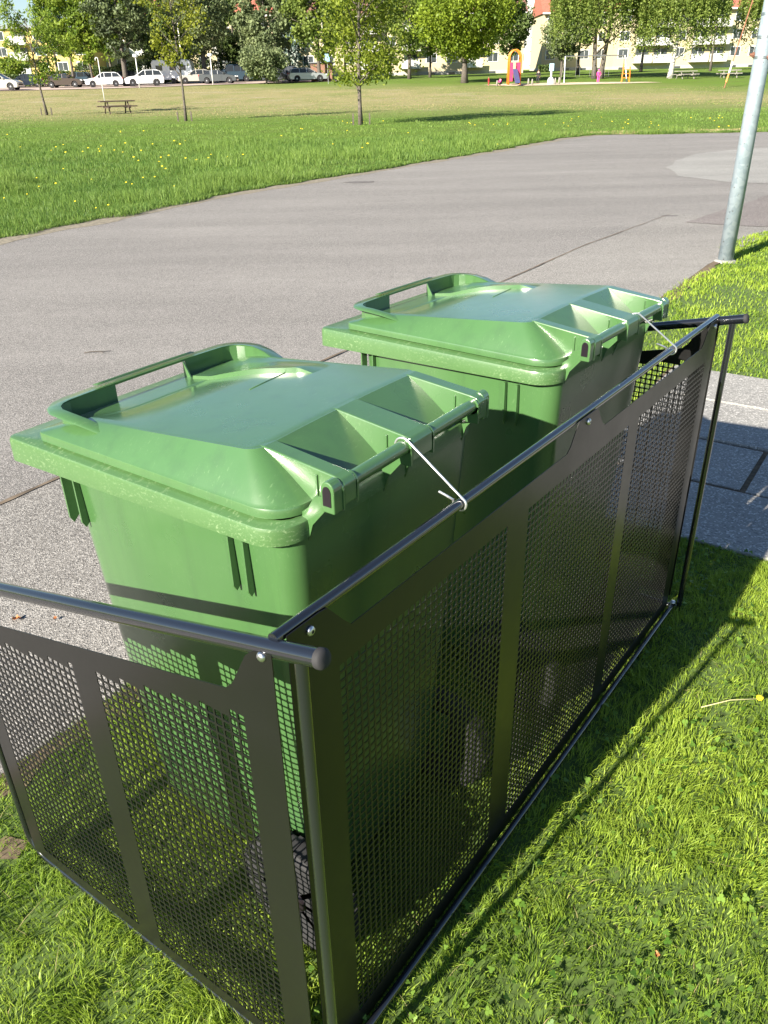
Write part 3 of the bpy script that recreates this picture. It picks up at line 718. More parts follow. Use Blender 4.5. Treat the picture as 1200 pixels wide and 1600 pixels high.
    # axle and wheels
    MB().tube([(-.262, .098, .134), (.262, .098, .134)], .010, 12).build('axle', M['rubber'], root, smooth=True)
    for sx in (-1, 1): MB().prism([(.05, .24), (.16, .24), (.13, .115), (.07, .115)], sx * .222 - .004, sx * .222 + .004, 'x').build('axle_support', G, root)
    for sx in (-1, 1):
        Mx = Matrix.Translation((sx * .260, .098, .134)) @ Matrix.Scale(1.34, 4) @ Matrix.Scale(.8, 4, (1, 0, 0)) @ Matrix.Rotation(math.pi / 2, 4, 'Y')
        wb = MB().lathe([(.060, -.020), (.074, -.0225), (.092, -.0225), (.0985, -.017), (.100, -.008), (.100, .008), (.0985, .017), (.092, .0225), (.074, .0225), (.060, .020)], 40, Mx).build('wheel', M['rubber'], root, auto=30)
        hb = MB(); hb.lathe([(.020, -.024), (.024, -.018), (.060, -.010), (.0605, .010), (.024, .018), (.020, .024)], 32, Mx)
        for k in range(8):
            Ms = Mx @ Matrix.Rotation(k * math.pi / 4, 4, 'Z'); hb.box(.018, .062, -.004, .004, -.020, .020, Ms)
        hb.build('hub', M['darkplastic'], wb, auto=30)
        tr = MB()
        for k in range(28):
            Ms = Mx @ Matrix.Rotation(k * 2 * math.pi / 28, 4, 'Z'); tr.box(.0985, .1018, -.0045, .0045, -.018, .018, Ms)
        tr.build('tread', M['rubber'], wb)
    return root
b1 = make_bin((.0514, 1.1863, .003), R(54.22), 'green wheelie bin nearest the camera, striped with shadow from the screen')
b2 = copy_tree(b1); b2.location = (.5789, 1.8452, .003); b2.rotation_euler = (0, 0, R(51.33))
b2['label'] = 'farther green wheelie bin behind the near one, glue patch on its side'
pt = MB(); pt.box(-.2622, -.2610, .255, .375, .850, .912); o_ = pt.build('glue_patch', M['residue'], b2)
o_.rotation_euler = (0, 0, 0)
# ================================================================== wire hooks tying bins to the rail
def F2W(u, v, z): a = Vector((math.cos(TH), math.sin(TH), 0)); b = Vector((-math.sin(TH), math.cos(TH), 0)); p = CN + a * u + b * v; return Vector((p.x, p.y, z))
def B2W(b, u, v, z): a = b.rotation_euler.z; return Vector((b.location.x + u * math.cos(a) - v * math.sin(a), b.location.y + u * math.sin(a) + v * math.cos(a), z))
def hook(b, u_b, u_f, label):
    a = B2W(b, u_b, 0, 1.028 + .003); f = F2W(u_f, pv + .010, HT + .002)
    d = (f - a); dh = Vector((d.x, d.y, 0)).normalized(); r1, r2 = .0155, .0115
    pts = []
    for t in np.linspace(200, 62, 11): pts.append(a + dh * (r1 * math.cos(R(t))) + Vector((0, 0, r1 * math.sin(R(t)))))
    over = f + dh * r2 * 1.0 + Vector((0, 0, r2 * .9))
    e = pts[-1]
    for t in np.linspace(40, -205, 16): 
        pts.append(f + dh * (r2 * math.cos(R(t))) + Vector((0, 0, r2 * math.sin(R(t)))))
    last = pts[-1]; side = Vector((-math.cos(TH), -math.sin(TH), 0))
    # small crossing tail
    pts[-1] = pts[-1] + side * .002
    pts.append(last - dh * .010 + Vector((0, 0, .006)) + side * .006); pts.append(last - dh * .022 + Vector((0, 0, .012)) + side * .010)
    # smooth
    out = [pts[0]]
    for i in range(1, len(pts)):
        out.append(pts[i])
    o = MB().tube(out, .0020, 10).build('wire_hook', M['rod'], None, auto=60)
    c0 = f.copy(); 
    for v in o.data.vertices: v.co -= c0
    o.location = c0
    return tag(o, label, 'hook', 'hooks holding the bins to the rail')
hook(b1, -.032, .420, 'bent galvanised wire hook from the near bin handle to the rail')
hook(b2, .046, 1.383, 'bent galvanised wire hook from the far bin handle to the rail')

# ================================================================== lamp post
def mat_galv():
    t = NT('weathered galvanised post'); co = t.coord()
    sp = t.n('TexVoronoi'); sp.inputs['Scale'].default_value = 26; t.l(co, sp.inputs['Vector']); sc = t.n('SeparateColor'); t.l(sp.outputs['Color'], sc.inputs[0])
    c = t.mix(sc.outputs[0], (.27, .34, .385), (.38, .45, .49)); c = t.mix(t.ramp(t.noise(2.5, 7, .7, co), [(.45, 0), (.7, .6)]), c, (.24, .29, .33))
    c = t.mix(t.ramp(t.noise(30, 3, .5, co), [(.68, 0), (.72, .8)]), c, (.10, .08, .07))
    t.col(c).set(Metallic=.35, Roughness=t.ramp(sc.outputs[1], [(0, .42), (1, .6)])); t.bump(t.noise(40, 5), .15, .003); return t.m
lp = at(1133, 409); lamp = empty('lamp_post', (lp.x, lp.y, 0), 0, 'tall galvanised grey lamp post with clamp bands beside the road', 'lamp post')
tt = Vector((.05, 0, 0))
MG = mat_galv()
MB().tube([(0, 0, -.02), (0, 0, 1.6), (.01, 0, 3.6), (.015, 0, 8.2)], [.0675, .064, .056, .040], 32).build('pole', MG, lamp, smooth=True)
MB().tube([(.015, 0, 8.18), (-.1, -.2, 8.5), (-.45, -.7, 8.7)], .03, 12).build('arm', MG, lamp, smooth=True)
MB().box(-.75, -.35, -.95, -.55, 8.64, 8.76).build('lamp_head', MG, lamp, bevel=.03)
MB().lathe([(.115, -.01), (.10, .010), (.069, .022)], 20).build('concrete_collar', M['path'], lamp, auto=50)
MR = plain('rusty bolt', (.16, .07, .04), .8, 0, .3, 80)
for py, bolt in ((22, None), (58, 1180), (90, 1195)):
    z_ = h_at(1180, py, lp.y); r_ = float(np.interp(z_, [0, 1.6, 3.6, 8.2], [.0675, .064, .056, .040]))
    bnd = MB().lathe([(r_ + .0005, z_ - .011), (r_ + .0035, z_ - .010), (r_ + .0035, z_ + .010), (r_ + .0005, z_ + .011)], 32).build('clamp_band', M['steel'], lamp, auto=50)
    if bolt:
        for a in (-60, 170) if py == 90 else (-75,):
            MB().lathe([(.020, 0), (.022, .012), (.012, .02), (.011, .035)], 8, Matrix.Translation((r_ * math.cos(R(a)), r_ * math.sin(R(a)), z_ + (.0 if a < 0 else .02))) @ Matrix.Rotation(R(a), 4, 'Z') @ Matrix.Rotation(math.pi / 2, 4, 'Y')).build('bolt', MR, bnd)

# ================================================================== trees
M['bark'] = plain('grey brown bark', (.10, .085, .07), .9, 0, .45, 14)
def mat_birch():
    t = NT('white birch bark'); n = t.noise(1, 5, .6, t.coord('Object', (2, 2, 9)))
    t.col(t.ramp(n, [(.40, (.05, .045, .04)), (.48, (.52, .50, .46))])).set(Roughness=.8); return t.m
M['birch'] = mat_birch()
LEAF = {
 'youngleaf': leafmat('young tree leaves', (.075, .12, .012), (.25, .30, .03), .4),
 'fresh': leafmat('fresh spring leaves', (.07, .14, .015), (.26, .34, .04), .4),
 'yellow': leafmat('yellow green spring leaves', (.10, .13, .012), (.30, .32, .03), .4),
 'maple': leafmat('bright maple leaves', (.065, .12, .010), (.27, .35, .03), .38),
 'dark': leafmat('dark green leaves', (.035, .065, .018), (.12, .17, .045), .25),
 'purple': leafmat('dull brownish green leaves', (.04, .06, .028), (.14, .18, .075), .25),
 'willow': leafmat('grey green willow leaves', (.07, .10, .045), (.24, .29, .13), .3),
 'birch': leafmat('birch leaves', (.07, .12, .02), (.26, .33, .07), .4),
 'spruce': leafmat('blue grey spruce needles', (.025, .055, .045), (.09, .15, .12), .15)}
def leaves(P, size, seedtint, flat=0.0):
    """one leaf sized quad per point, random orientation"""
    n = len(P); a = rng.normal(size=(n, 3)); a /= np.linalg.norm(a, axis=1)[:, None]
    b = rng.normal(size=(n, 3)); b -= a * (a * b).sum(1)[:, None]; b /= np.linalg.norm(b, axis=1)[:, None]
    s = size * rng.uniform(.6, 1.3, n)[:, None]
    V = np.stack([P - a * s * .5, P + b * s * .32, P + a * s * .5, P - b * s * .32], 1).reshape(-1, 3)
    return V, np.arange(n)[:, None] * 4 + np.array([[0, 1, 2, 3]]), np.repeat(seedtint, 4)
def tree(name, px, d, label, cat, leaf, H, crown, R_, n, size, trunk=.15, bark='bark', shape='round', lean=0, group=None, clumps=None, thin=0, nb=7, pos=None, stems=1):
    """crown: (low, high) heights above ground; R_: crown radius; n leaves of the given size"""
    p = at_d(px, d) if pos is None else pos
    r0 = np.random.default_rng(int(px * 7 + d)); rnd = random.Random(int(px * 13 + d))
    root = empty(name, p, 0, label, cat, group)
    lo, hi = crown; cz = (lo + hi) / 2; hz = (hi - lo) / 2
    tb = MB(); tips = []
    for s_ in range(stems):
        off = Vector(((s_ - (stems - 1) / 2) * trunk * 2.2, 0, 0))
        def axis(t): return off * (1 + 2.5 * t) + Vector((lean * t * H * .5 + .05 * math.sin(t * 5 + px + s_), .05 * math.cos(t * 4 + px), t * H))
        topz = min(.92, (cz + hz * .5) / H); ts = np.linspace(0, topz, 9)
        tb.tube([axis(t) - Vector((0, 0, .1 if t == 0 else 0)) for t in ts], [trunk * (1.35 if i == 0 else 1 - .8 * i / 8) for i in range(9)], 8)
        for k in range(nb):
            t = topz * (.0 + .95 * (lo * .75 / (topz * H) + (1 - lo * .75 / (topz * H)) * (k + .5) / nb)); a = rnd.uniform(0, 6.28); b0 = axis(t)
            if shape == 'weep': L = R_ * rnd.uniform(.6, .9); rise = L * rnd.uniform(.5, .9)
            else: L = R_ * rnd.uniform(.55, .95) * math.sqrt(max(.15, 1 - ((t * H - cz) / (hz + .01)) ** 2 * .8)); rise = L * rnd.uniform(.35, 1.0) + (.35 * hz if nb > 7 else 0) * rnd.uniform(.3, 1)
            pts = [b0 + Vector((math.cos(a) * L * q_, math.sin(a) * L * q_, rise * q_ * (1 - .25 * q_))) for q_ in (0, .3, .65, 1)]
            tb.tube(pts, [trunk * .38, trunk * .28, trunk * .17, trunk * .06], 5); tips += [pts[1], pts[2], pts[3], (pts[2] + pts[3]) / 2]
            for e_ in range(2):
                a2 = a + rnd.uniform(-1, 1); pp_ = pts[2]; q2 = pp_ + Vector((math.cos(a2), math.sin(a2), .8)) * L * .4; tb.tube([pp_, (pp_ + q2) / 2 + Vector((0, 0, .03)), q2], [trunk * .14, trunk * .10, trunk * .04], 4); tips += [q2, (pp_ + q2) / 2]
    tb.build('trunk', M[bark], root, smooth=True)
    tp = np.array([list(t) for t in tips])
    if shape == 'weep':
        ns = n // 26; a = r0.uniform(0, 6.28, ns); rr = R_ * np.sqrt(r0.uniform(.05, 1, ns)); zt = cz + hz * np.sqrt(np.clip(1 - (rr / R_) ** 2, .02, 1)) * r0.uniform(.25, 1, ns)
        ln = r0.uniform(.25, 1, ns) * np.minimum(hz * 1.2, zt - lo)
        s_ = r0.uniform(0, 1, (ns, 26)); x = (rr * np.cos(a))[:, None] + r0.normal(0, .10, (ns, 26)) + lean * cz * .5; y = (rr * np.sin(a))[:, None] + r0.normal(0, .10, (ns, 26)); z = zt[:, None] - s_ * ln[:, None]
        P = np.stack([x, y, z], 2).reshape(-1, 3); tint = np.repeat(r0.uniform(.1, .9, ns), 26) + r0.normal(0, .15, ns * 26)
    elif shape == 'cone':
        t = r0.uniform(0, 1, n) ** .8; a = r0.uniform(0, 6.28, n); lay = np.floor(t * 14) / 14
        rr = R_ * (1 - t) * (.35 + .65 * r0.uniform(.5, 1, n)) * (1 + .25 * np.sin(a * 5 + lay * 40)); P = np.stack([rr * np.cos(a), rr * np.sin(a), lo + t * (hi - lo) - rr * .18], 1); tint = r0.uniform(0, 1, n)
    else:
        nc = clumps or 60; k = r0.normal(size=(nc, 3)); k /= np.linalg.norm(k, axis=1)[:, None]; k *= r0.uniform(.35, 1, nc)[:, None] ** .55
        if shape == 'sparse': cc = tp[r0.integers(0, len(tp), nc)] + r0.normal(0, .12 * R_, (nc, 3)); cr = R_ * r0.uniform(.10, .24, nc)
        else:
            wz = np.where(k[:, 2] < 0, 1 - .35 * np.abs(k[:, 2]), 1.0)
            cc = np.stack([k[:, 0] * R_ * .88 * wz + lean * cz * .5, k[:, 1] * R_ * .88 * wz, cz + k[:, 2] * hz * .88], 1); cr = R_ * r0.uniform(.16, .34, nc)
        ct = r0.uniform(.0, .75, nc); i = r0.integers(0, nc, n); q = r0.normal(size=(n, 3)); q /= np.linalg.norm(q, axis=1)[:, None]; q *= (r0.uniform(.15, 1, n) ** .45)[:, None]
        P = cc[i] + q * cr[i][:, None] * np.array([1, 1, .75]); tint = ct[i] + r0.uniform(0, .35, n)
        if shape == 'sparse': P = P[P[:, 2] > lo]; tint = tint[:len(P)]
    P = P[P[:, 2] > lo * .6]; tint = np.resize(tint, len(P))
    Vv, Q, ti = leaves(P, size, np.clip(tint, 0, 1)); fast('crown', Vv, Q, None, LEAF[leaf], root, tint=ti)
    return root
S = 'saplings on the lawn'
tree('young_tree', 563, 27.6, 'young broadleaf tree with white blotched trunk, alone in the middle of the lawn', 'tree', 'youngleaf', 6.4, (1.4, 6.8), 3.1, 13500, .13, .085, shape='sparse', clumps=420, nb=20, group=S)
tree('young_tree', 283, 34.0, 'slim young tree with upswept yellow green twigs left of the lawn centre', 'tree', 'yellow', 6.4, (2.35, 6.8), 1.75, 3300, .13, .065, shape='sparse', clumps=300, nb=20, group=S)
tree('young_tree', 66, 41.5, 'thin young tree with dull olive leaves at the left of the lawn', 'tree', 'fresh', 6.6, (1.8, 6.6), 1.9, 4600, .15, .085, shape='sparse', clumps=260, nb=18, lean=-.10, group=S)
T = 'trees round the car park and the houses'
bg_trees = [
 (118, 92, 'fresh', 11, (2.2, 11.5), 3.4, 7000, .34, .20, 'round', 'leafy green tree with pale gaps behind the left cars'),
 (147, 90, 'fresh', 9, (2.0, 9.0), 2.4, 4200, .32, .16, 'round', 'smaller green tree beside the leafy one behind the white hatchback'),
 (199, 90, 'purple', 11.5, (1.8, 12.5), 3.3, 9500, .30, .34, 'round', 'dark brownish tree with forked trunk behind the white cars'),
 (262, 100, 'dark', 11, (1.0, 10), 4.2, 9000, .36, .28, 'round', 'dark green tree behind the caravan'),
 (322, 96, 'willow', 12, (2.6, 12.5), 4.0, 9000, .34, .34, 'round', 'grey green tree with a dark leaning trunk behind the dark cars'),
 (370, 102, 'dark', 11, (.8, 12), 2.9, 7000, .36, .22, 'round', 'dark bushy tree above the blue van'),
 (349, 104, 'maple', 12, (5, 13), 2.0, 3000, .36, .2, 'round', 'bright green tree top rising beside the red roof'),
 (420, 95, 'willow', 11, (.3, 12.5), 3.7, 13000, .34, .2, 'round', 'tall pale willow at the end of the car park'),
 (416, 88, 'willow', 3.6, (.1, 4.2), 2.7, 6500, .26, .1, 'round', 'low round pale willow bush at the end of the car park'),
 (455, 108, 'spruce', 13, (.5, 15), 2.6, 7000, .34, .2, 'cone', 'blue grey conifer behind the willow'),
 (500, 92, 'birch', 11, (1.2, 12.5), 3.6, 9500, .32, .25, 'round', 'mid green tree behind the silver estate car'),
 (640, 96, 'birch', 11, (1.9, 12), 3.1, 6500, .30, .22, 'round', 'soft grey green tree in front of the balconies'),
 (94, 96, 'spruce', 12, (4, 13.5), 2.2, 3500, .34, .2, 'cone', 'dark conifer top showing over the grey flat roof'),
 (876, 95, 'willow', 7, (1.1, 7.4), 2.5, 4800, .28, .16, 'round', 'small grey tree behind the playground'),
]
bg_trees += [
 (178, 104, 'fresh', 11, (2.5, 12), 3.4, 7000, .34, .2, 'round', 'green tree filling the gap behind the dark brownish tree'),
 (236, 104, 'fresh', 12, (3.0, 13), 3.6, 7500, .34, .2, 'round', 'olive green tree behind the slim young tree'),
 (296, 106, 'birch', 12, (1.5, 12.5), 3.6, 8500, .34, .2, 'round', 'dull green tree above the white caravan'),
 (540, 101, 'fresh', 11, (3.6, 12.5), 2.7, 5200, .32, .18, 'round', 'green tree right of the blue sign in front of the balconies'),
 (604, 102, 'willow', 11, (5.0, 12.5), 2.4, 4200, .32, .16, 'round', 'thin pale tree between the balconies'),
 (672, 99, 'birch', 10, (1.6, 11), 2.5, 5000, .30, .16, 'round', 'grey green tree pressed against the maple'),
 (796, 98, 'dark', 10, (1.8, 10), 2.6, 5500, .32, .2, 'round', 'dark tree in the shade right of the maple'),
 (902, 98, 'birch', 11, (2.6, 12), 3.0, 7000, .28, .2, 'round', 'green tree left of the twin birch'),
 (1000, 103, 'birch', 12, (6.5, 13), 3.0, 5200, .28, .2, 'round', 'high leafy crown between the two birches'),
 (1108, 100, 'willow', 11, (6.0, 12), 2.2, 3800, .28, .16, 'round', 'thin tree above the right balconies'),
 (22, 103, 'fresh', 4, (.6, 3.6), 2.2, 2200, .30, .16, 'round', 'low bushy tree at the left edge in front of the yellow block'),
]
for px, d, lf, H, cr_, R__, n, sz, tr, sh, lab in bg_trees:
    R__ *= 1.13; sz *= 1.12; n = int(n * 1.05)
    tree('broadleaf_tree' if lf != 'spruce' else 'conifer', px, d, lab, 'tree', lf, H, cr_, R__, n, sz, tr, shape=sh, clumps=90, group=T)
tree('maple_tree', 726, 76, 'broad bright green maple with a dark trunk left of the playground', 'tree', 'maple', 8.5, (1.75, 10.2), 5.7, 34000, .28, .34, shape='round', clumps=170, group=T)
tree('birch_tree', 934, 82, 'weeping birch with twin trunks behind the swings', 'tree', 'birch', 10, (2.6, 13.5), 5.7, 52000, .22, .30, 'bark', 'weep', group=T, stems=2)
tree('birch_tree', 1048, 78, 'weeping birch with leaning white trunk right of the playground', 'tree', 'birch', 9.5, (1.7, 12), 4.8, 36000, .22, .30, 'birch', 'weep', lean=.10, group=T)
tree('birch_tree', 1180, 84, 'loose birch beside the lamp post at the right edge', 'tree', 'birch', 9, (2.2, 11), 3.0, 14000, .22, .10, 'birch', 'weep', group=T)
# stakes round the saplings
for px, d, lab in ((563, 27.6, 'low wooden stake at the foot of the middle sapling'), (283, 34, 'low wooden stake at the foot of the slim sapling'), (66, 41.5, 'low wooden stake at the foot of the leftmost sapling')):
    p = at_d(px, d)
    for k, sx in enumerate((-1, 1)):
        s_ = MB(); s_.prism([(-.03, 0), (.03, 0), (.03, .40), (0, .44), (-.03, .41)], -.03, .03, 'y')
        o = s_.build('stake', M['bark']); o.location = (p.x + sx * .33, p.y - .1, 0)
        tag(o, lab + (', left one' if sx < 0 else ', right one'), 'stake', 'stakes round the saplings')

# ================================================================== houses
def stucco(name, c): 
    t = NT(name); t.col(t.mix(t.noise(.5, 6, .65), tuple(x * .88 for x in c), c)).set(Roughness=.9); t.bump(t.noise(8, 4), .1, .02); return t.m
M['cream'] = stucco('cream render', (.53, .46, .29)); M['yellow'] = stucco('yellow render', (.62, .47, .17)); M['white'] = stucco('white render', (.58, .58, .54))
M['glass'] = plain('dark window glass', (.05, .06, .065), .08, 0, .3, .4); M['winframe'] = plain('white window frame', (.72, .72, .70), .5)
M['redroof'] = plain('red clay tile roof', (.36, .115, .075), .8, 0, .18, 3); M['brownroof'] = plain('brown tile roof', (.20, .10, .075), .8, 0, .15, 3); M['greyroof'] = plain('grey sheet roof', (.20, .22, .24), .5, 0, .1, 2)
M['plinth'] = plain('concrete plinth', (.42, .40, .35), .9); M['brick'] = plain('brown brick', (.24, .13, .09), .9, 0, .2, 6)
def house(name, x0, x1, y, base, eaves, depth, label, wall, roof, floors, bays, balc=(), roofh=3.0, rz=0, cellar=True, flat=False, gable=None, wcol='glass'):
    """slab block: front wall from x0 to x1 at distance y; windows per floor and bay; balc: bays that carry balconies"""
    y = DM(y); base = terr(0, y) - .1
    cx = (x0 + x1) / 2; root = empty(name, (cx, y, base), rz, label, 'apartment building', 'apartment blocks beyond the green')
    hw = (x1 - x0) / 2; H = eaves - base
    wl = MB(); wl.box(-hw, hw, 0, depth, -.6, H); wl.build('wall', wall, root)
    MB().box(-hw - .04, hw + .04, -.05, depth + .04, -.6, .55).build('plinth', M['plinth'], root)
    if flat:
        MB().box(-hw - .4, hw + .4, -.5, depth + .4, H + .003, H + .45).build('roof', roof, root)
    else:
        rf = MB(); rf.prism([(-.6, H - .02), (depth + .6, H - .02), (depth / 2, H + roofh)], -hw - .3, hw + .3, 'x'); rr_ = rf.build('roof', roof, root)
        MB().box(-hw - .35, hw + .35, -.78, -.58, H - .12, H + .10).build('gutter', M['winframe'], rr_)
        for cx_ in (-hw * .5, hw * .4): MB().box(cx_ - .4, cx_ + .4, depth / 2 - .4, depth / 2 + .4, H + roofh - .9, H + roofh + .9).build('chimney', M['brick'], rr_)
    fh = (H - 1.0) / floors; bw = 2 * hw / bays
    for f in range(floors):
        for b in range(bays):
            xc = -hw + (b + .5) * bw; z0 = 1.05 + f * fh + fh * .30; z1 = z0 + min(1.45, fh * .5); ww = min(1.5, bw * .5) / 2
            if b in balc:
                bl = empty('balcony', (xc, 0, 1.05 + f * fh), 0); bl.parent = root
                MB().box(-bw * .46, bw * .46, -1.3, -.003, -.12, .06).build('slab', M['plinth'], bl)
                MB().box(-bw * .46, bw * .46, -1.34, -1.302, -.10, 1.05).build('parapet', M['white'], bl)
                dr = MB().box(-bw * .34, bw * .34, -.06, -.004, .08, fh * .78).build('balcony_door', M['glass'], bl); MB().box(-.04, .04, -.08, -.0605, .08, fh * .78).build('mullion', M['winframe'], bl)
                continue
            fr = MB().box(xc - ww - .08, xc + ww + .08, -.05, -.003, z0 - .08, z1 + .08).build('window', M['winframe'], root)
            nl = 2
            for k in range(nl):
                a = xc - ww + k * ww + .03; MB().box(a, a + ww - .06, -.065, -.0505, z0, z1).build('pane', M[wcol], fr)
            if cellar and f == 0: MB().box(xc - .5, xc + .5, -.075, -.0505, .08, .42).build('cellar_window', M['glass'], root)
    if gable:
        for f in range(floors):
            g = MB().box(hw + .003, hw + .05, depth * .35, depth * .65, 1.3 + f * fh, 2.6 + f * fh).build('window', M['winframe'], root)
    return root
def X(px, d): return at_d(px, d).x
bz = terr(0, 112)
house('apartment_block', X(955, 116), X(1330, 116), 116, terr(0, 116) - .1, h_at(1100, 14, 116), 11, 'long cream apartment block with red roof and white balconies behind the birches', M['cream'], M['redroof'], 3, 13, balc=(1, 2, 4, 5), roofh=4.2)
house('apartment_block', X(846, 120), X(952, 120), 121, terr(0, 120) - .1, h_at(900, 20, 121), 11, 'cream block with red roof between the tall white block and the birches', M['cream'], M['redroof'], 3, 4, balc=(), roofh=4.2)
house('apartment_block', X(800, 165), X(872, 165), 165, terr(0, 165) - .1, h_at(850, -60, 165), 12, 'tall white tower block with rows of balconies far behind the gable house', M['white'], M['greyroof'], 7, 3, balc=(1,), flat=True, cellar=False)
house('apartment_block', X(468, 108), X(816, 108), 108, terr(0, 108) - .1, h_at(640, 24, 108), 12, 'cream apartment block with brown roof and white balconies behind the maple', M['cream'], M['brownroof'], 3, 11, balc=(3, 5, 8), roofh=4, gable=True)
house('apartment_block', X(150, 118), X(432, 118), 118, terr(0, 118) - .1, h_at(300, 27, 118), 12, 'cream block with faded red roof behind the car park trees', M['cream'], M['redroof'], 3, 9, balc=(2, 6), roofh=5)
house('apartment_block', X(-60, 112), X(150, 112), 112, terr(0, 112) - .1, h_at(20, 45, 112), 12, 'yellow flat roofed block at the left edge behind the parked cars', M['yellow'], M['greyroof'], 3, 7, balc=(1, 3), flat=True, cellar=False)
# brick bin store and hedges by the far lawn
p = at_d(503, 93); o = empty('brick_shed', p, 0, 'small brown brick shed behind the silver estate car', 'shed'); MB().box(-1.3, 1.3, 0, 2.4, -.3, 2.0).build('wall', M['brick'], o); MB().box(-1.5, 1.5, -.2, 2.6, 2.003, 2.12).build('roof', M['greyroof'], o)
def shrub(px0, px1, d, h, leaf, lab, n=3000, cat='hedge', name='hedge'):
    a, b = at_d(px0, d), at_d(px1, d); L = (b - a).length; root = empty(name, (a + b) / 2, math.atan2(b.y - a.y, b.x - a.x), lab, cat)
    x = rng.uniform(-L / 2, L / 2, n); hh = h * (.75 + .35 * vnoise(x, x * 0, 1.3, int(px0))); P = np.stack([x, rng.normal(0, .45, n), hh * rng.uniform(.02, 1, n) ** .8], 1)
    Vv, Q, ti = leaves(P, .24, rng.random(n)); fast('foliage', Vv, Q, None, LEAF[leaf], root, tint=ti)
    sb = MB()
    for k in range(int(L) + 1): sb.tube([(-L / 2 + k, 0, -.1), (-L / 2 + k + .05, 0, h * .6)], .03, 4)
    sb.build('stems', M['bark'], root)
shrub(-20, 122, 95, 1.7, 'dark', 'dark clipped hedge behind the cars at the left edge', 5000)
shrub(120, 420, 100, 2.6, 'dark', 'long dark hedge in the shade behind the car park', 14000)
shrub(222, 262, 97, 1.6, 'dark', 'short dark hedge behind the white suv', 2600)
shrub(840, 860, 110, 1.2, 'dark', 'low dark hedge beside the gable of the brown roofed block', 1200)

# ================================================================== car park, playground
def tx(px, d): p = at_d(px, d); return (p.x, p.y)
M['gravel'] = plain('pinkish gravel yard', (.42, .33, .29), .95, 0, .15, 2)
sheet('car_park', [tx(-120, 82), tx(0, 82), tx(150, 82.8), tx(260, 85), tx(310, 87), tx(420, 90), tx(530, 92), tx(535, 97), tx(400, 101), tx(200, 101), tx(-120, 101)], .05, M['gravel'], .2, drape=True, step=3)
M['sand'] = plain('playground sand', (.58, .48, .33), .95, 0, .15, 3)
sheet('playground_sand', [tx(752, 69), tx(790, 67), tx(850, 66.5), tx(900, 67), tx(980, 67.2), tx(1035, 67.4), tx(1010, 68.5), tx(960, 69.6), tx(920, 70.5), tx(850, 70.5), tx(790, 70.5)], .04, M['sand'], .15, drape=True, step=1.5)
def carpaint(name, c, metal=.0): 
    t = NT(name); t.col(c).set(Roughness=.28, Metallic=metal, Coat_Weight=.8, Coat_Roughness=.05); return t.m
PAINT = {'white': carpaint('white car paint', (.78, .79, .80)), 'silver': carpaint('silver car paint', (.42, .44, .46), .5), 'black': carpaint('black car paint', (.02, .02, .024)), 'grey': carpaint('dark grey car paint', (.07, .08, .09), .3), 'blue': carpaint('blue grey car paint', (.06, .10, .14), .3), 'navy': carpaint('navy car paint', (.02, .03, .05), .2), 'brown': carpaint('dark brown car paint', (.05, .035, .03), .2), 'beige': carpaint('pale beige car paint', (.55, .53, .48), .3)}
M['carglass'] = plain('tinted car glass', (.03, .035, .04), .06, 0, .1, 1); M['lens'] = plain('clear headlight lens', (.75, .76, .78), .15); M['tail'] = plain('red tail light lens', (.35, .015, .015), .2)
M['alloy'] = plain('alloy wheel', (.45, .46, .48), .35, .7)
SH = {  # side outlines (x forward, z): body with wheel arches added, and greenhouse
 'hatch': dict(L=4.3, W=1.78, b=[(-2.12, .42), (-2.15, .75), (-2.05, 1.0), (-1.5, 1.02), (.95, .98), (1.75, .86), (2.08, .72), (2.15, .45)], g=[(-1.98, 1.0), (-1.62, 1.42), (-.9, 1.5), (.1, 1.48), (.95, .99)], wh=.32, wx=(-1.3, 1.32)),
 'suv': dict(L=4.5, W=1.85, b=[(-2.2, .45), (-2.25, .85), (-2.15, 1.1), (-1.6, 1.12), (1.0, 1.08), (1.85, .98), (2.2, .82), (2.25, .5)], g=[(-2.1, 1.1), (-1.8, 1.58), (-1.1, 1.66), (.05, 1.64), (.98, 1.09)], wh=.36, wx=(-1.35, 1.4)),
 'estate': dict(L=4.7, W=1.82, b=[(-2.32, .42), (-2.35, .75), (-2.25, 1.0), (-1.6, 1.0), (1.05, .96), (1.95, .84), (2.28, .70), (2.35, .45)], g=[(-2.22, .98), (-1.95, 1.38), (-1.2, 1.47), (.15, 1.46), (1.05, .97)], wh=.33, wx=(-1.4, 1.45)),
 'sedan': dict(L=4.6, W=1.8, b=[(-2.28, .42), (-2.3, .80), (-2.2, 1.0), (-1.5, 1.03), (1.0, .97), (1.9, .86), (2.22, .72), (2.3, .45)], g=[(-1.75, 1.01), (-1.1, 1.40), (-.6, 1.45), (.2, 1.43), (1.0, .98)], wh=.32, wx=(-1.35, 1.42)),
 'van': dict(L=4.9, W=1.9, b=[(-2.4, .45), (-2.45, 1.0), (-2.4, 1.18), (1.3, 1.16), (2.0, 1.02), (2.4, .85), (2.45, .5)], g=[(-2.38, 1.15), (-2.25, 1.85), (-2.0, 1.93), (.7, 1.92), (1.5, 1.16)], wh=.34, wx=(-1.5, 1.55))}
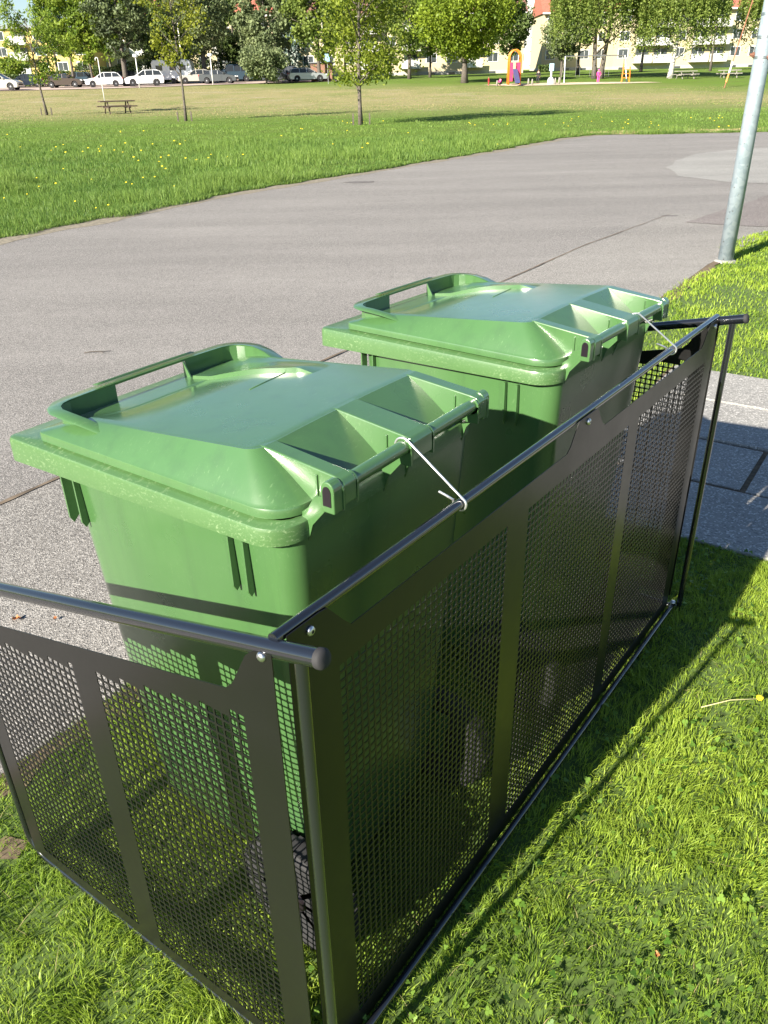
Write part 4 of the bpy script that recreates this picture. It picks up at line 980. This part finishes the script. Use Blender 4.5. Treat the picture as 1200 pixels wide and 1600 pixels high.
def car(name, kind, px, d, heading, paint, label, group='cars parked beyond the lawn', cat='car'):
    s = SH[kind]; p = at_d(px, d); root = empty(name, p + Vector((0, 0, .05)), heading, label, cat, group); hw = s['W'] / 2; r_ = s['wh']
    poly = list(s['b']); L2 = poly[-1][0]; bottom = []
    for wx in reversed(s['wx']):
        bottom += [(wx + (r_ + .07) * math.cos(t), r_ + (r_ + .07) * math.sin(t)) for t in np.linspace(-.25, math.pi + .25, 9)]
    lowz = .28; poly = poly[:] + [(L2 - .08, lowz)] + [(x_, max(lowz, z_)) for x_, z_ in bottom] + [(poly[0][0] + .08, lowz)]
    poly = [(x_, z_) for x_, z_ in poly]
    n = len(poly); V_ = []
    for y_, k in ((-hw, .0), (-hw * .93, 0), (hw * .93, 0), (hw, 0)):
        for x_, z_ in poly:
            fx = .97 if abs(y_) == hw else 1; zz = z_
            V_.append((x_ * fx, y_, min(zz, max(q_[1] for q_ in s['b']) - (.05 if abs(y_) == hw else 0))))
    bm = bmesh.new(); vs = [bm.verts.new(v) for v in V_]
    for j in range(3):
        for i in range(n):
            i2 = (i + 1) % n
            try: bm.faces.new((vs[j * n + i], vs[j * n + i2], vs[(j + 1) * n + i2], vs[(j + 1) * n + i]))
            except ValueError: pass
    f1 = bm.faces.new(vs[:n]); f2 = bm.faces.new(list(reversed(vs[3 * n:]))); bmesh.ops.recalc_face_normals(bm, faces=bm.faces)
    me = bpy.data.meshes.new('body'); bm.to_mesh(me); bm.free(); body = link('body', me, PAINT[paint], root, auto=35)
    g = s['g']; gi = [(x_, z_) for x_, z_ in g]; zb = g[0][1]; zt = max(z_ for _, z_ in g)
    def wy(z_): return hw * .92 - (z_ - zb) / (zt - zb) * .17
    gl = MB(); N = len(gi); gl.add([(x_, -wy(z_), z_ - .03) for x_, z_ in gi] + [(x_, wy(z_), z_ - .03) for x_, z_ in gi], [tuple(range(N)), tuple(reversed(range(N, 2 * N)))] + [(i, (i + 1) % N, (i + 1) % N + N, i + N) for i in range(N)]); gl.build('window', M['carglass'], root)
    rf = MB(); rx = [q_ for q_ in gi if q_[1] > zt - .16]; a, b = rx[0][0], rx[-1][0]
    rf.add([(a, -wy(zt) + .01, rx[0][1] - .02), (b + .05, -wy(zt) + .01, rx[-1][1] - .025), (b + .05, wy(zt) - .01, rx[-1][1] - .025), (a, wy(zt) - .01, rx[0][1] - .02), (a + .3, -wy(zt) + .08, zt + .012), (b - .1, -wy(zt) + .08, zt + .01), (b - .1, wy(zt) - .08, zt + .01), (a + .3, wy(zt) - .08, zt + .012)], [(0, 1, 5, 4), (1, 2, 6, 5), (2, 3, 7, 6), (3, 0, 4, 7), (4, 5, 6, 7)]); rf.build('roof', PAINT[paint], root)
    for sgn in (-1, 1):
        for seg in [(g[0], g[1]), (g[-2], g[-1])] + [((x_, zb), (x_ - .02, zt - .04)) for x_ in ((g[0][0] + g[-1][0]) / 2 - .45, (g[0][0] + g[-1][0]) / 2 + .42)]:
            (xa, za), (xb, zb2) = seg; MB().tube([(xa, sgn * (wy(za) + .004), za - .02), (xb, sgn * (wy(zb2) + .004), zb2 - .02)], .035, 6).build('pillar', PAINT[paint], root)
        MB().box(g[-1][0] - .35, g[-1][0] - .2, min(sgn * hw, sgn * (hw + .16)), max(sgn * hw, sgn * (hw + .16)), zb + .02, zb + .16).build('mirror', PAINT[paint], root, bevel=.03)
        xf = L2; MB().box(xf - .30, xf - .02, min(sgn * (hw - .42), sgn * (hw - .06)), max(sgn * (hw - .42), sgn * (hw - .06)), .66, .80).build('headlight', M['lens'], root, bevel=.03)
        MB().box(s['b'][0][0] - .04, s['b'][0][0] + .12, min(sgn * (hw - .32), sgn * (hw - .04)), max(sgn * (hw - .32), sgn * (hw - .04)), .78, .98).build('tail_light', M['tail'], root, bevel=.02)
        for wx in s['wx']:
            Mx = Matrix.Translation((wx, sgn * (hw - .12), r_)) @ Matrix.Rotation(math.pi / 2, 4, 'X')
            wb = MB().lathe([(r_ * .6, -.11), (r_ * .95, -.11), (r_, -.07), (r_, .07), (r_ * .95, .11), (r_ * .6, .11)], 20, Mx).build('wheel', M['rubber'], root, auto=30)
            MB().lathe([(.03, -.115), (r_ * .62, -.10), (r_ * .62, .10), (.03, .115)], 10, Mx).build('rim', M['alloy'], wb)
    MB().box(L2 - .06, L2 + .015, -.55, .55, .48, .62).build('grille', M['rubber'], root)
    return root
rr = R(197)
car('parked_car', 'suv', 3, 83.5, 0, 'beige', 'pale beige off-roader cut by the left edge, nearest of the parked cars')
car('parked_car', 'sedan', 42, 92, rr, 'navy', 'navy saloon between the beige off-roader and the brown saloon')
car('parked_car', 'sedan', 103, 88.5, 0, 'brown', 'long dark brown saloon left of the white hatchback')
car('parked_car', 'hatch', 122, 94, rr, 'blue', 'teal hatchback half hidden behind the brown saloon')
car('parked_car', 'hatch', 164, 88, rr, 'white', 'white hatchback with dark windows parked facing left')
car('parked_car', 'estate', 189, 95, rr, 'black', 'black car behind the two white cars')
car('parked_car', 'suv', 227, 88, rr, 'white', 'white tall crossover parked facing left')
car('parked_car', 'hatch', 306, 94, rr, 'beige', 'pale small car between the caravan and the dark cars')
car('parked_car', 'sedan', 343, 92, 0, 'grey', 'dark grey saloon in front of the blue van')
car('parked_van', 'van', 366, 97, rr, 'blue', 'blue grey van at the end of the dark cars', cat='van')
car('parked_car', 'suv', 440, 94, R(165), 'navy', 'navy crossover parked by the pale willow bush')
car('parked_car', 'estate', 481, 92, R(12), 'silver', 'silver grey estate at the right end of the car park')
# caravan
p = at_d(275, 95); cv = empty('caravan', p + Vector((0, 0, .05)), 0, 'white boxy caravan behind the slim young tree', 'caravan')
MB().prism([(-2.5, .45), (2.3, .45), (2.5, 1.2), (2.25, 2.45), (1.9, 2.6), (-2.3, 2.6), (-2.55, 2.3)], -1.05, 1.05, 'y').build('body', PAINT['white'], cv, bevel=.06)
for x_ in (-1.6, .1, 1.3): MB().box(x_ - .4, x_ + .4, -1.075, -1.0525, 1.45, 2.0).build('window', M['carglass'], cv)
for sg in (-1, 1): MB().lathe([(.2, -.1), (.32, -.1), (.32, .1), (.2, .1)], 18, Matrix.Translation((0, sg * .95, .32)) @ Matrix.Rotation(math.pi / 2, 4, 'X')).build('wheel', M['rubber'], cv)
MB().tube([(2.3, 0, .5), (3.4, 0, .48)], .05, 6).build('drawbar', M['steel'], cv)
# lamps of the car park
def lamp_pole(px, d, top_py, label, head='globe', name='park_lamp', r_=.06):
    p = at_d(px, d); H = h_at(px, top_py, d) - p.z; root = empty(name, p, 0, label, 'lamp', 'white lamps round the car park')
    MB().tube([(0, 0, -.1), (0, 0, H * .5), (0, 0, H - .05)], [r_ * 1.1, r_, r_ * .8], 10).build('pole', M['winframe'], root, smooth=True)
    if head == 'globe': MB().lathe([(.08, H - .12), (.26, H - .05), (.30, H + .10), (.24, H + .22), (.05, H + .26)], 16).build('lamp_head', M['lens'], root, auto=50)
    elif head == 'hook': MB().tube([(0, 0, H - .06)] + [(-.11 + .11 * math.cos(t), 0, H + .11 * math.sin(t)) for t in np.linspace(0, math.pi, 8)] + [(-.22, 0, H - .12)], .03, 8).build('lamp_head', M['winframe'], root, smooth=True)
    elif head == 'twin':
        for sx in (-1, 1): MB().lathe([(.05, 0), (.25, .05), (.25, .3), (.1, .4)], 12, Matrix.Translation((sx * .45, 0, H - .1))).build('lamp_head', M['lens'], root, auto=50)
        MB().tube([(-.45, 0, H - .1), (.45, 0, H - .1)], .035, 6).build('crossbar', M['winframe'], root)
lamp_pole(218, 84, 88, 'white lamp with round head in front of the white crossover')
lamp_pole(333, 88, 87, 'white lamp with round head in front of the dark grey saloon')
lamp_pole(160, 47, 92, 'thin white post with hooked top near the picnic table', 'hook', r_=.035)
lamp_pole(289, 98, 9, 'tall twin headed floodlight mast above the caravan', 'twin', r_=.09)
# road sign by the young tree
p = at_d(513, 84); o = empty('road_sign', p, 0, 'small blue sign on a thin post right of the silver estate', 'sign'); Hs = h_at(513, 84, 84) - p.z
MB().tube([(0, 0, -.1), (0, 0, Hs)], .03, 8).build('post', M['steel'], o); MB().box(-.26, .26, -.05, -.03, Hs - .75, Hs).build('sign_plate', plain('blue sign face', (.25, .45, .62), .5), o)

# picnic tables
M['wood'] = plain('weathered dark wood', (.085, .06, .045), .85, 0, .4, 9); M['greywood'] = plain('grey wood', (.28, .26, .23), .85, 0, .3, 9)
def picnic(px, d, rz, label, mat):
    root = empty('picnic_table', at_d(px, d), rz, label, 'picnic table', 'picnic tables on the green')
    for k in range(5): MB().box(-1.1, 1.1, -.38 + k * .155, -.38 + k * .155 + .14, .69, .76).build('top_plank', mat, root)
    for sg in (-1, 1):
        MB().box(-1.1, 1.1, sg * .72 - .13, sg * .72 + .13, .40, .47).build('seat', mat, root)
        for x_ in (-.65, .65):
            MB().tube([(x_, sg * .68, 0), (x_, sg * .22, .71)], .045, 4).build('leg', mat, root)
    for x_ in (-.65, .65):
        MB().box(x_ - .03, x_ + .03, -.82, .82, .33, .417).build('cross_brace', mat, root)
    return root
picnic(178, 41.5, R(30), 'dark weathered picnic table on the lawn between two saplings', M['wood'])
picnic(1071, 74, R(10), 'grey picnic table in the shade right of the white birch', M['greywood'])
picnic(1139, 74, R(-5), 'grey picnic table behind the rusty mast', M['greywood'])
# rusty guy mast
a = at_d(1135, 56); b = Vector((X(1158, 60), DM(60), h_at(1160, -8, 60))); mst = empty('leaning_mast', a, 0, 'thin leaning rusty rod with a white and orange sleeve at its foot', 'mast')
def ml(t): return (b - a) * t
MR2 = plain('rusty steel', (.26, .11, .06), .8, 0, .3, 10)
MB().tube([ml(0) , ml(1)], .045, 8).build('rod', MR2, mst); MB().tube([ml(.16), ml(.28)], .075, 10).build('white_sleeve', M['winframe'], mst); MB().tube([ml(.06), ml(.155)], .07, 10).build('orange_sleeve', plain('orange plastic', (.75, .30, .08), .5), mst)

# playground pieces
PO = plain('orange playground tube', (.70, .20, .02), .4); PP = plain('magenta panel', (.55, .04, .12), .5); PB = plain('dark blue slide', (.06, .07, .16), .4)
def pl(px, d=68.3): return at_d(px, d) + Vector((0, 0, .04))
o = empty('climbing_tower', pl(804), 0, 'climbing tower with orange arch and magenta panels at the left of the sand', 'play tower')
hp = 2.9
for y_ in (0, .9): MB().tube([(-.55, y_, 0), (-.55, y_, hp - .6)] + [(-.55 * math.cos(t), y_, hp - .6 + .65 * math.sin(t)) for t in np.linspace(.2, math.pi - .2, 8)] + [(.55, y_, hp - .6), (.55, y_, 0)], .075, 8).build('arch', PO, o, smooth=True)
MB().box(-.5, -.2, -.06, .96, .3, 1.9).build('side_panel', PP, o); MB().box(.2, .5, -.06, .96, .3, 1.9).build('side_panel', PP, o); MB().box(-.5, .5, 0, .9, .95, 1.05).build('deck', M['greywood'], o)
MB().prism([(-2.2, .15), (-1.9, .10), (-.05, 1.15), (-.05, 1.35), (-2.0, .35)], -.22, .22, 'x').build('slide', PB, o)
o = empty('swing_set', pl(927, 69.4), R(2), 'grey swing frame across the sand in front of the twin birch', 'swing set'); w_ = 3.0; hh = 2.3
MB().tube([(-w_, 0, hh), (w_, 0, hh)], .05, 8).build('top_bar', M['steel'], o)
for sx in (-1, 1):
    for sy in (-1, 1): MB().tube([(sx * (w_ - .05), 0, hh), (sx * (w_ + .1), sy * .9, 0)], .05, 8).build('leg', M['steel'], o)
for sx in (-1.6, -.2, 1.3):
    MB().box(sx - .22, sx + .22, -.1, .1, .50, .54).build('swing_seat', M['rubber'], o)
    for s2 in (-.2, .2): MB().tube([(sx + s2, 0, .54), (sx + s2, 0, hh)], .012, 5).build('chain', M['steel'], o)
o = empty('orange_climber', pl(978), 0, 'small orange ladder frame at the right end of the sand', 'climbing frame')
for sx in (-1, 1): MB().tube([(sx * .38, 0, 0), (sx * .32, 0, 1.55 if sx < 0 else 1.35)], .06, 8).build('post', PO, o)
for z_ in (.4, .75, 1.1): MB().tube([(-.36, 0, z_), (.36, 0, z_)], .035, 6).build('rung', PO, o)
o = empty('spring_rider', pl(861), 0, 'pale blue and white play post in the sand left of the swings', 'play post')
MB().tube([(0, 0, 0), (0, 0, 1.1)], .10, 10).build('post', M['white'], o); MB().box(-.22, .22, -.06, .06, 1.1, 1.75).build('panel', plain('pale blue panel', (.35, .55, .70), .5), o, bevel=.04); MB().lathe([(.35, 0), (.32, .35), (.2, .55)], 14).build('drum', M['winframe'], o, auto=40)
for k, (px, hgt) in enumerate(((777, .45), (826, .55), (832, .5), (868, .55), (874, .6))):
    o = MB().tube([(0, 0, -.05), (0, 0, hgt * .7), (0, 0, hgt)], [.09, .08, .05], 8).build('bollard', M['greywood'], None, smooth=True); o.location = pl(px, 67.6)
    tag(o, ['stub post beside the red clad child', 'stub post just right of the climbing tower', 'second stub post right of the climbing tower', 'stub post right of the blue play post', 'stub post left of the swing frame'][k], 'post', 'stub posts in the sand')

# ------------------------------------------------------------------ people (small, far away)
M['skin'] = plain('skin', (.50, .30, .21), .6)
def skinned(name, joints, edges, radii, mat, parent):
    me = bpy.data.meshes.new(name); me.from_pydata([tuple(j) for j in joints], edges, []); o = link(name, me, mat, parent)
    md = o.modifiers.new('skin', 'SKIN'); md.use_smooth_shade = True
    for i, v in enumerate(me.skin_vertices[0].data): v.radius = (radii[i], radii[i])
    me.skin_vertices[0].data[0].use_root = True
    sb = o.modifiers.new('sub', 'SUBSURF'); sb.levels = 1; sb.render_levels = 2; return o
def person(px, d, H, heading, pose, cols, label):
    root = empty('person', pl(px, d), heading, label, 'person'); k = H / 1.75
    J = {'pel': (0, 0, .95), 'wai': (0, .0, 1.08), 'che': (0, .01, 1.32), 'neck': (0, .01, 1.47), 'head': (0, .03, 1.60), 'top': (0, .02, 1.71),
         'hl': (-.10, 0, .90), 'kl': (-.11, .03, .50), 'al': (-.12, 0, .09), 'tl': (-.13, .15, .03), 'hr': (.10, 0, .90), 'kr': (.11, .03, .50), 'ar': (.12, 0, .09), 'tr': (.13, .15, .03),
         'sl': (-.19, 0, 1.40), 'el': (-.26, .02, 1.13), 'wl': (-.25, .10, .88), 'fl': (-.24, .13, .78), 'sr': (.19, 0, 1.40), 'er': (.26, .02, 1.13), 'wr': (.25, .10, .88), 'fr': (.24, .13, .78)}
    J.update(pose); J = {a_: Vector(b_) * k for a_, b_ in J.items()}
    def sub(names, edges, rad, nm, mat): ix = {a_: i for i, a_ in enumerate(names)}; return skinned(nm, [J[a_] for a_ in names], [(ix[a_], ix[b_]) for a_, b_ in edges], [rad[a_] * k for a_ in names], mat, root)
    rad = {'pel': .13, 'wai': .12, 'che': .14, 'neck': .055, 'head': .095, 'top': .07, 'hl': .09, 'kl': .06, 'al': .04, 'tl': .035, 'hr': .09, 'kr': .06, 'ar': .04, 'tr': .035, 'sl': .06, 'el': .045, 'wl': .03, 'fl': .03, 'sr': .06, 'er': .045, 'wr': .03, 'fr': .03}
    E_ = [('pel', 'wai'), ('wai', 'che'), ('che', 'neck'), ('neck', 'head'), ('head', 'top'), ('pel', 'hl'), ('hl', 'kl'), ('kl', 'al'), ('al', 'tl'), ('pel', 'hr'), ('hr', 'kr'), ('kr', 'ar'), ('ar', 'tr'), ('che', 'sl'), ('sl', 'el'), ('el', 'wl'), ('wl', 'fl'), ('che', 'sr'), ('sr', 'er'), ('er', 'wr'), ('wr', 'fr')]
    sub(list(J), E_, rad, 'body', M['skin'])
    r2 = {a_: b_ + .022 for a_, b_ in rad.items()}
    up = ['pel', 'wai', 'che', 'sl', 'el', 'wl', 'sr', 'er', 'wr']; sub(up, [e for e in E_ if e[0] in up and e[1] in up], r2, 'jacket', cols[0])
    dn = ['pel', 'hl', 'kl', 'al', 'hr', 'kr', 'ar']; sub(dn, [e for e in E_ if e[0] in dn and e[1] in dn], r2, 'trousers', cols[1])
    hr = MB(); c_ = J['head']; hr.lathe([(.02 * k, .13 * k), (.08 * k, .10 * k), (.112 * k, .03 * k), (.108 * k, -.03 * k), (.09 * k, -.07 * k)], 12, Matrix.Translation(c_ + Vector((0, -.02 * k, .02 * k)))); hr.build('hair', cols[2], root, smooth=True)
pink = plain('pink overall cloth', (.80, .08, .32), .8); blackc = plain('black cloth', (.02, .02, .022), .9); hairm = plain('brown hair', (.07, .045, .03), .7); red = plain('red cloth', (.60, .04, .05), .8)
grey_c = plain('grey trousers cloth', (.30, .29, .28), .9)
person(935, 67.8, 1.22, R(200), {'wl': (-.34, .05, 1.02), 'el': (-.33, .0, 1.2), 'fl': (-.38, .1, 1.1)}, (pink, pink, pink), 'child in a pink hooded overall standing by the swings')
person(841, 67.9, 1.30, R(150), {'kr': (.12, .16, .52), 'ar': (.12, -.05, .10), 'tr': (.13, .08, .04), 'wr': (.22, .25, 1.05), 'fr': (.2, .33, 1.0)}, (blackc, blackc, hairm), 'child in black clothes walking across the sand')
person(783, 67.2, 1.05, R(120), {'pel': (0, 0, .42), 'wai': (0, .04, .55), 'che': (0, .12, .80), 'neck': (0, .17, .95), 'head': (0, .22, 1.07), 'top': (0, .23, 1.18), 'hl': (-.1, 0, .40), 'hr': (.1, 0, .40), 'kl': (-.14, .36, .48), 'kr': (.14, .36, .48), 'al': (-.13, .16, .09), 'ar': (.13, .16, .09), 'tl': (-.14, .3, .03), 'tr': (.14, .3, .03), 'sl': (-.19, .12, .88), 'sr': (.19, .12, .88), 'el': (-.2, .25, .65), 'er': (.2, .25, .65), 'wl': (-.15, .42, .5), 'wr': (.15, .42, .5), 'fl': (-.13, .48, .42), 'fr': (.13, .48, .42)}, (pink, blackc, hairm), 'child in a pink top crouching at the left end of the sand')
person(764, 67.6, .80, R(60), {}, (red, red, hairm), 'toddler in red standing at the left rim of the sand')

# ------------------------------------------------------------------ small things on the ground
def leaf_litter(px, py, size, rz, label, mat):
    p = at(px, py); bm = MB(); o_ = []
    for t in np.linspace(0, 2 * math.pi, 11)[:-1]:
        r_ = size * (.55 + .45 * abs(math.cos(t * 2.5))); o_.append((r_ * math.cos(t), r_ * math.sin(t) * .7, .004 + .010 * abs(math.sin(t * 1.5))))
    n = len(o_); bm.add(o_ + [(x, y, z - .0008) for x, y, z in o_] + [(0, 0, .004), (0, 0, .0032)], [(i, (i + 1) % n, 2 * n) for i in range(n)] + [((i + 1) % n + n, i + n, 2 * n + 1) for i in range(n)] + [(i, i + n, (i + 1) % n + n, (i + 1) % n) for i in range(n)])
    l_ = bm.build('dry_leaf', mat); l_.location = (p.x, p.y, .009); l_.rotation_euler = (0, 0, rz); tag(l_, label, 'leaf')
ML = plain('dry orange leaf', (.42, .17, .06), .8, 0, .3, 60)
leaf_litter(27, 972, .016, .4, 'orange dry leaf on the asphalt beyond the side screen at the left edge', ML)
leaf_litter(88, 972, .009, 1.4, 'small tan dry leaf on the asphalt right of the orange one', ML)
leaf_litter(1024, 1500, .009, .4, 'reddish dry leaf lying on the mown lawn at lower right', ML)
p = at(150, 552); tw = MB().tube([(-.07, -.02, .004), (-.03, .0, .006), (.02, .005, .005), (.10, .01, .006)], [.003, .0035, .003, .0015], 6); tw.tube([(.02, .005, .005), (.06, -.03, .005)], .0018, 5)
o = tw.build('twig', M['bark'], smooth=True); o.location = (p.x, p.y, .006); tag(o, 'small forked brown twig lying on the asphalt beyond the near bin', 'twig')
a, b = at(1092, 1120), at(1182, 1110); dn = empty('fallen_dandelion', (b.x, b.y, .03), 0, 'single dandelion with a long pale stem lying on the lawn at the right edge', 'flower')
MB().tube([(0, 0, .012), ((a.x - b.x) * .5, (a.y - b.y) * .5 + .004, .015), (a.x - b.x, a.y - b.y, .004)], .0016, 6).build('stem', plain('pale stem', (.45, .42, .20), .7), dn, smooth=True)
MB().lathe([(.002, .006), (.008, .012), (.0095, .018), (.004, .021)], 12).build('flower_head', bpy.data.materials['dandelion yellow'], dn)
# hairline cracks in the asphalt
M['crack'] = plain('dark crack', (.05, .045, .042), .95, 0, .3, 30)
for k, (x0_, y0_, x1_, y1_) in enumerate(((820, 452, 905, 432),)):
    a, b = at(x0_, y0_), at(x1_, y1_); up_, dn_ = [], []
    for t in np.linspace(0, 1, 60):
        p = a.lerp(b, t) + Vector((.10 * math.sin(t * 9 + k) + .03 * math.sin(t * 47 + k), .07 * math.sin(t * 13 + 2 * k) + .02 * math.sin(t * 71), 0)); w_ = .006 * (1 - abs(2 * t - 1) ** 3) * random.uniform(.3, 1.3) * (p.y / 8) ** 1.2 * .5 + .0008
        up_.append((p.x, p.y + w_)); dn_.append((p.x, p.y - w_))
    n_ = len(up_); cm = MB().add([(x, y, .0074) for x, y in up_] + [(x, y, .0074) for x, y in dn_], [(i, i + 1, n_ + i + 1, n_ + i) for i in range(n_ - 1)]).build('crack', M['crack']); tag(cm, kind='structure')
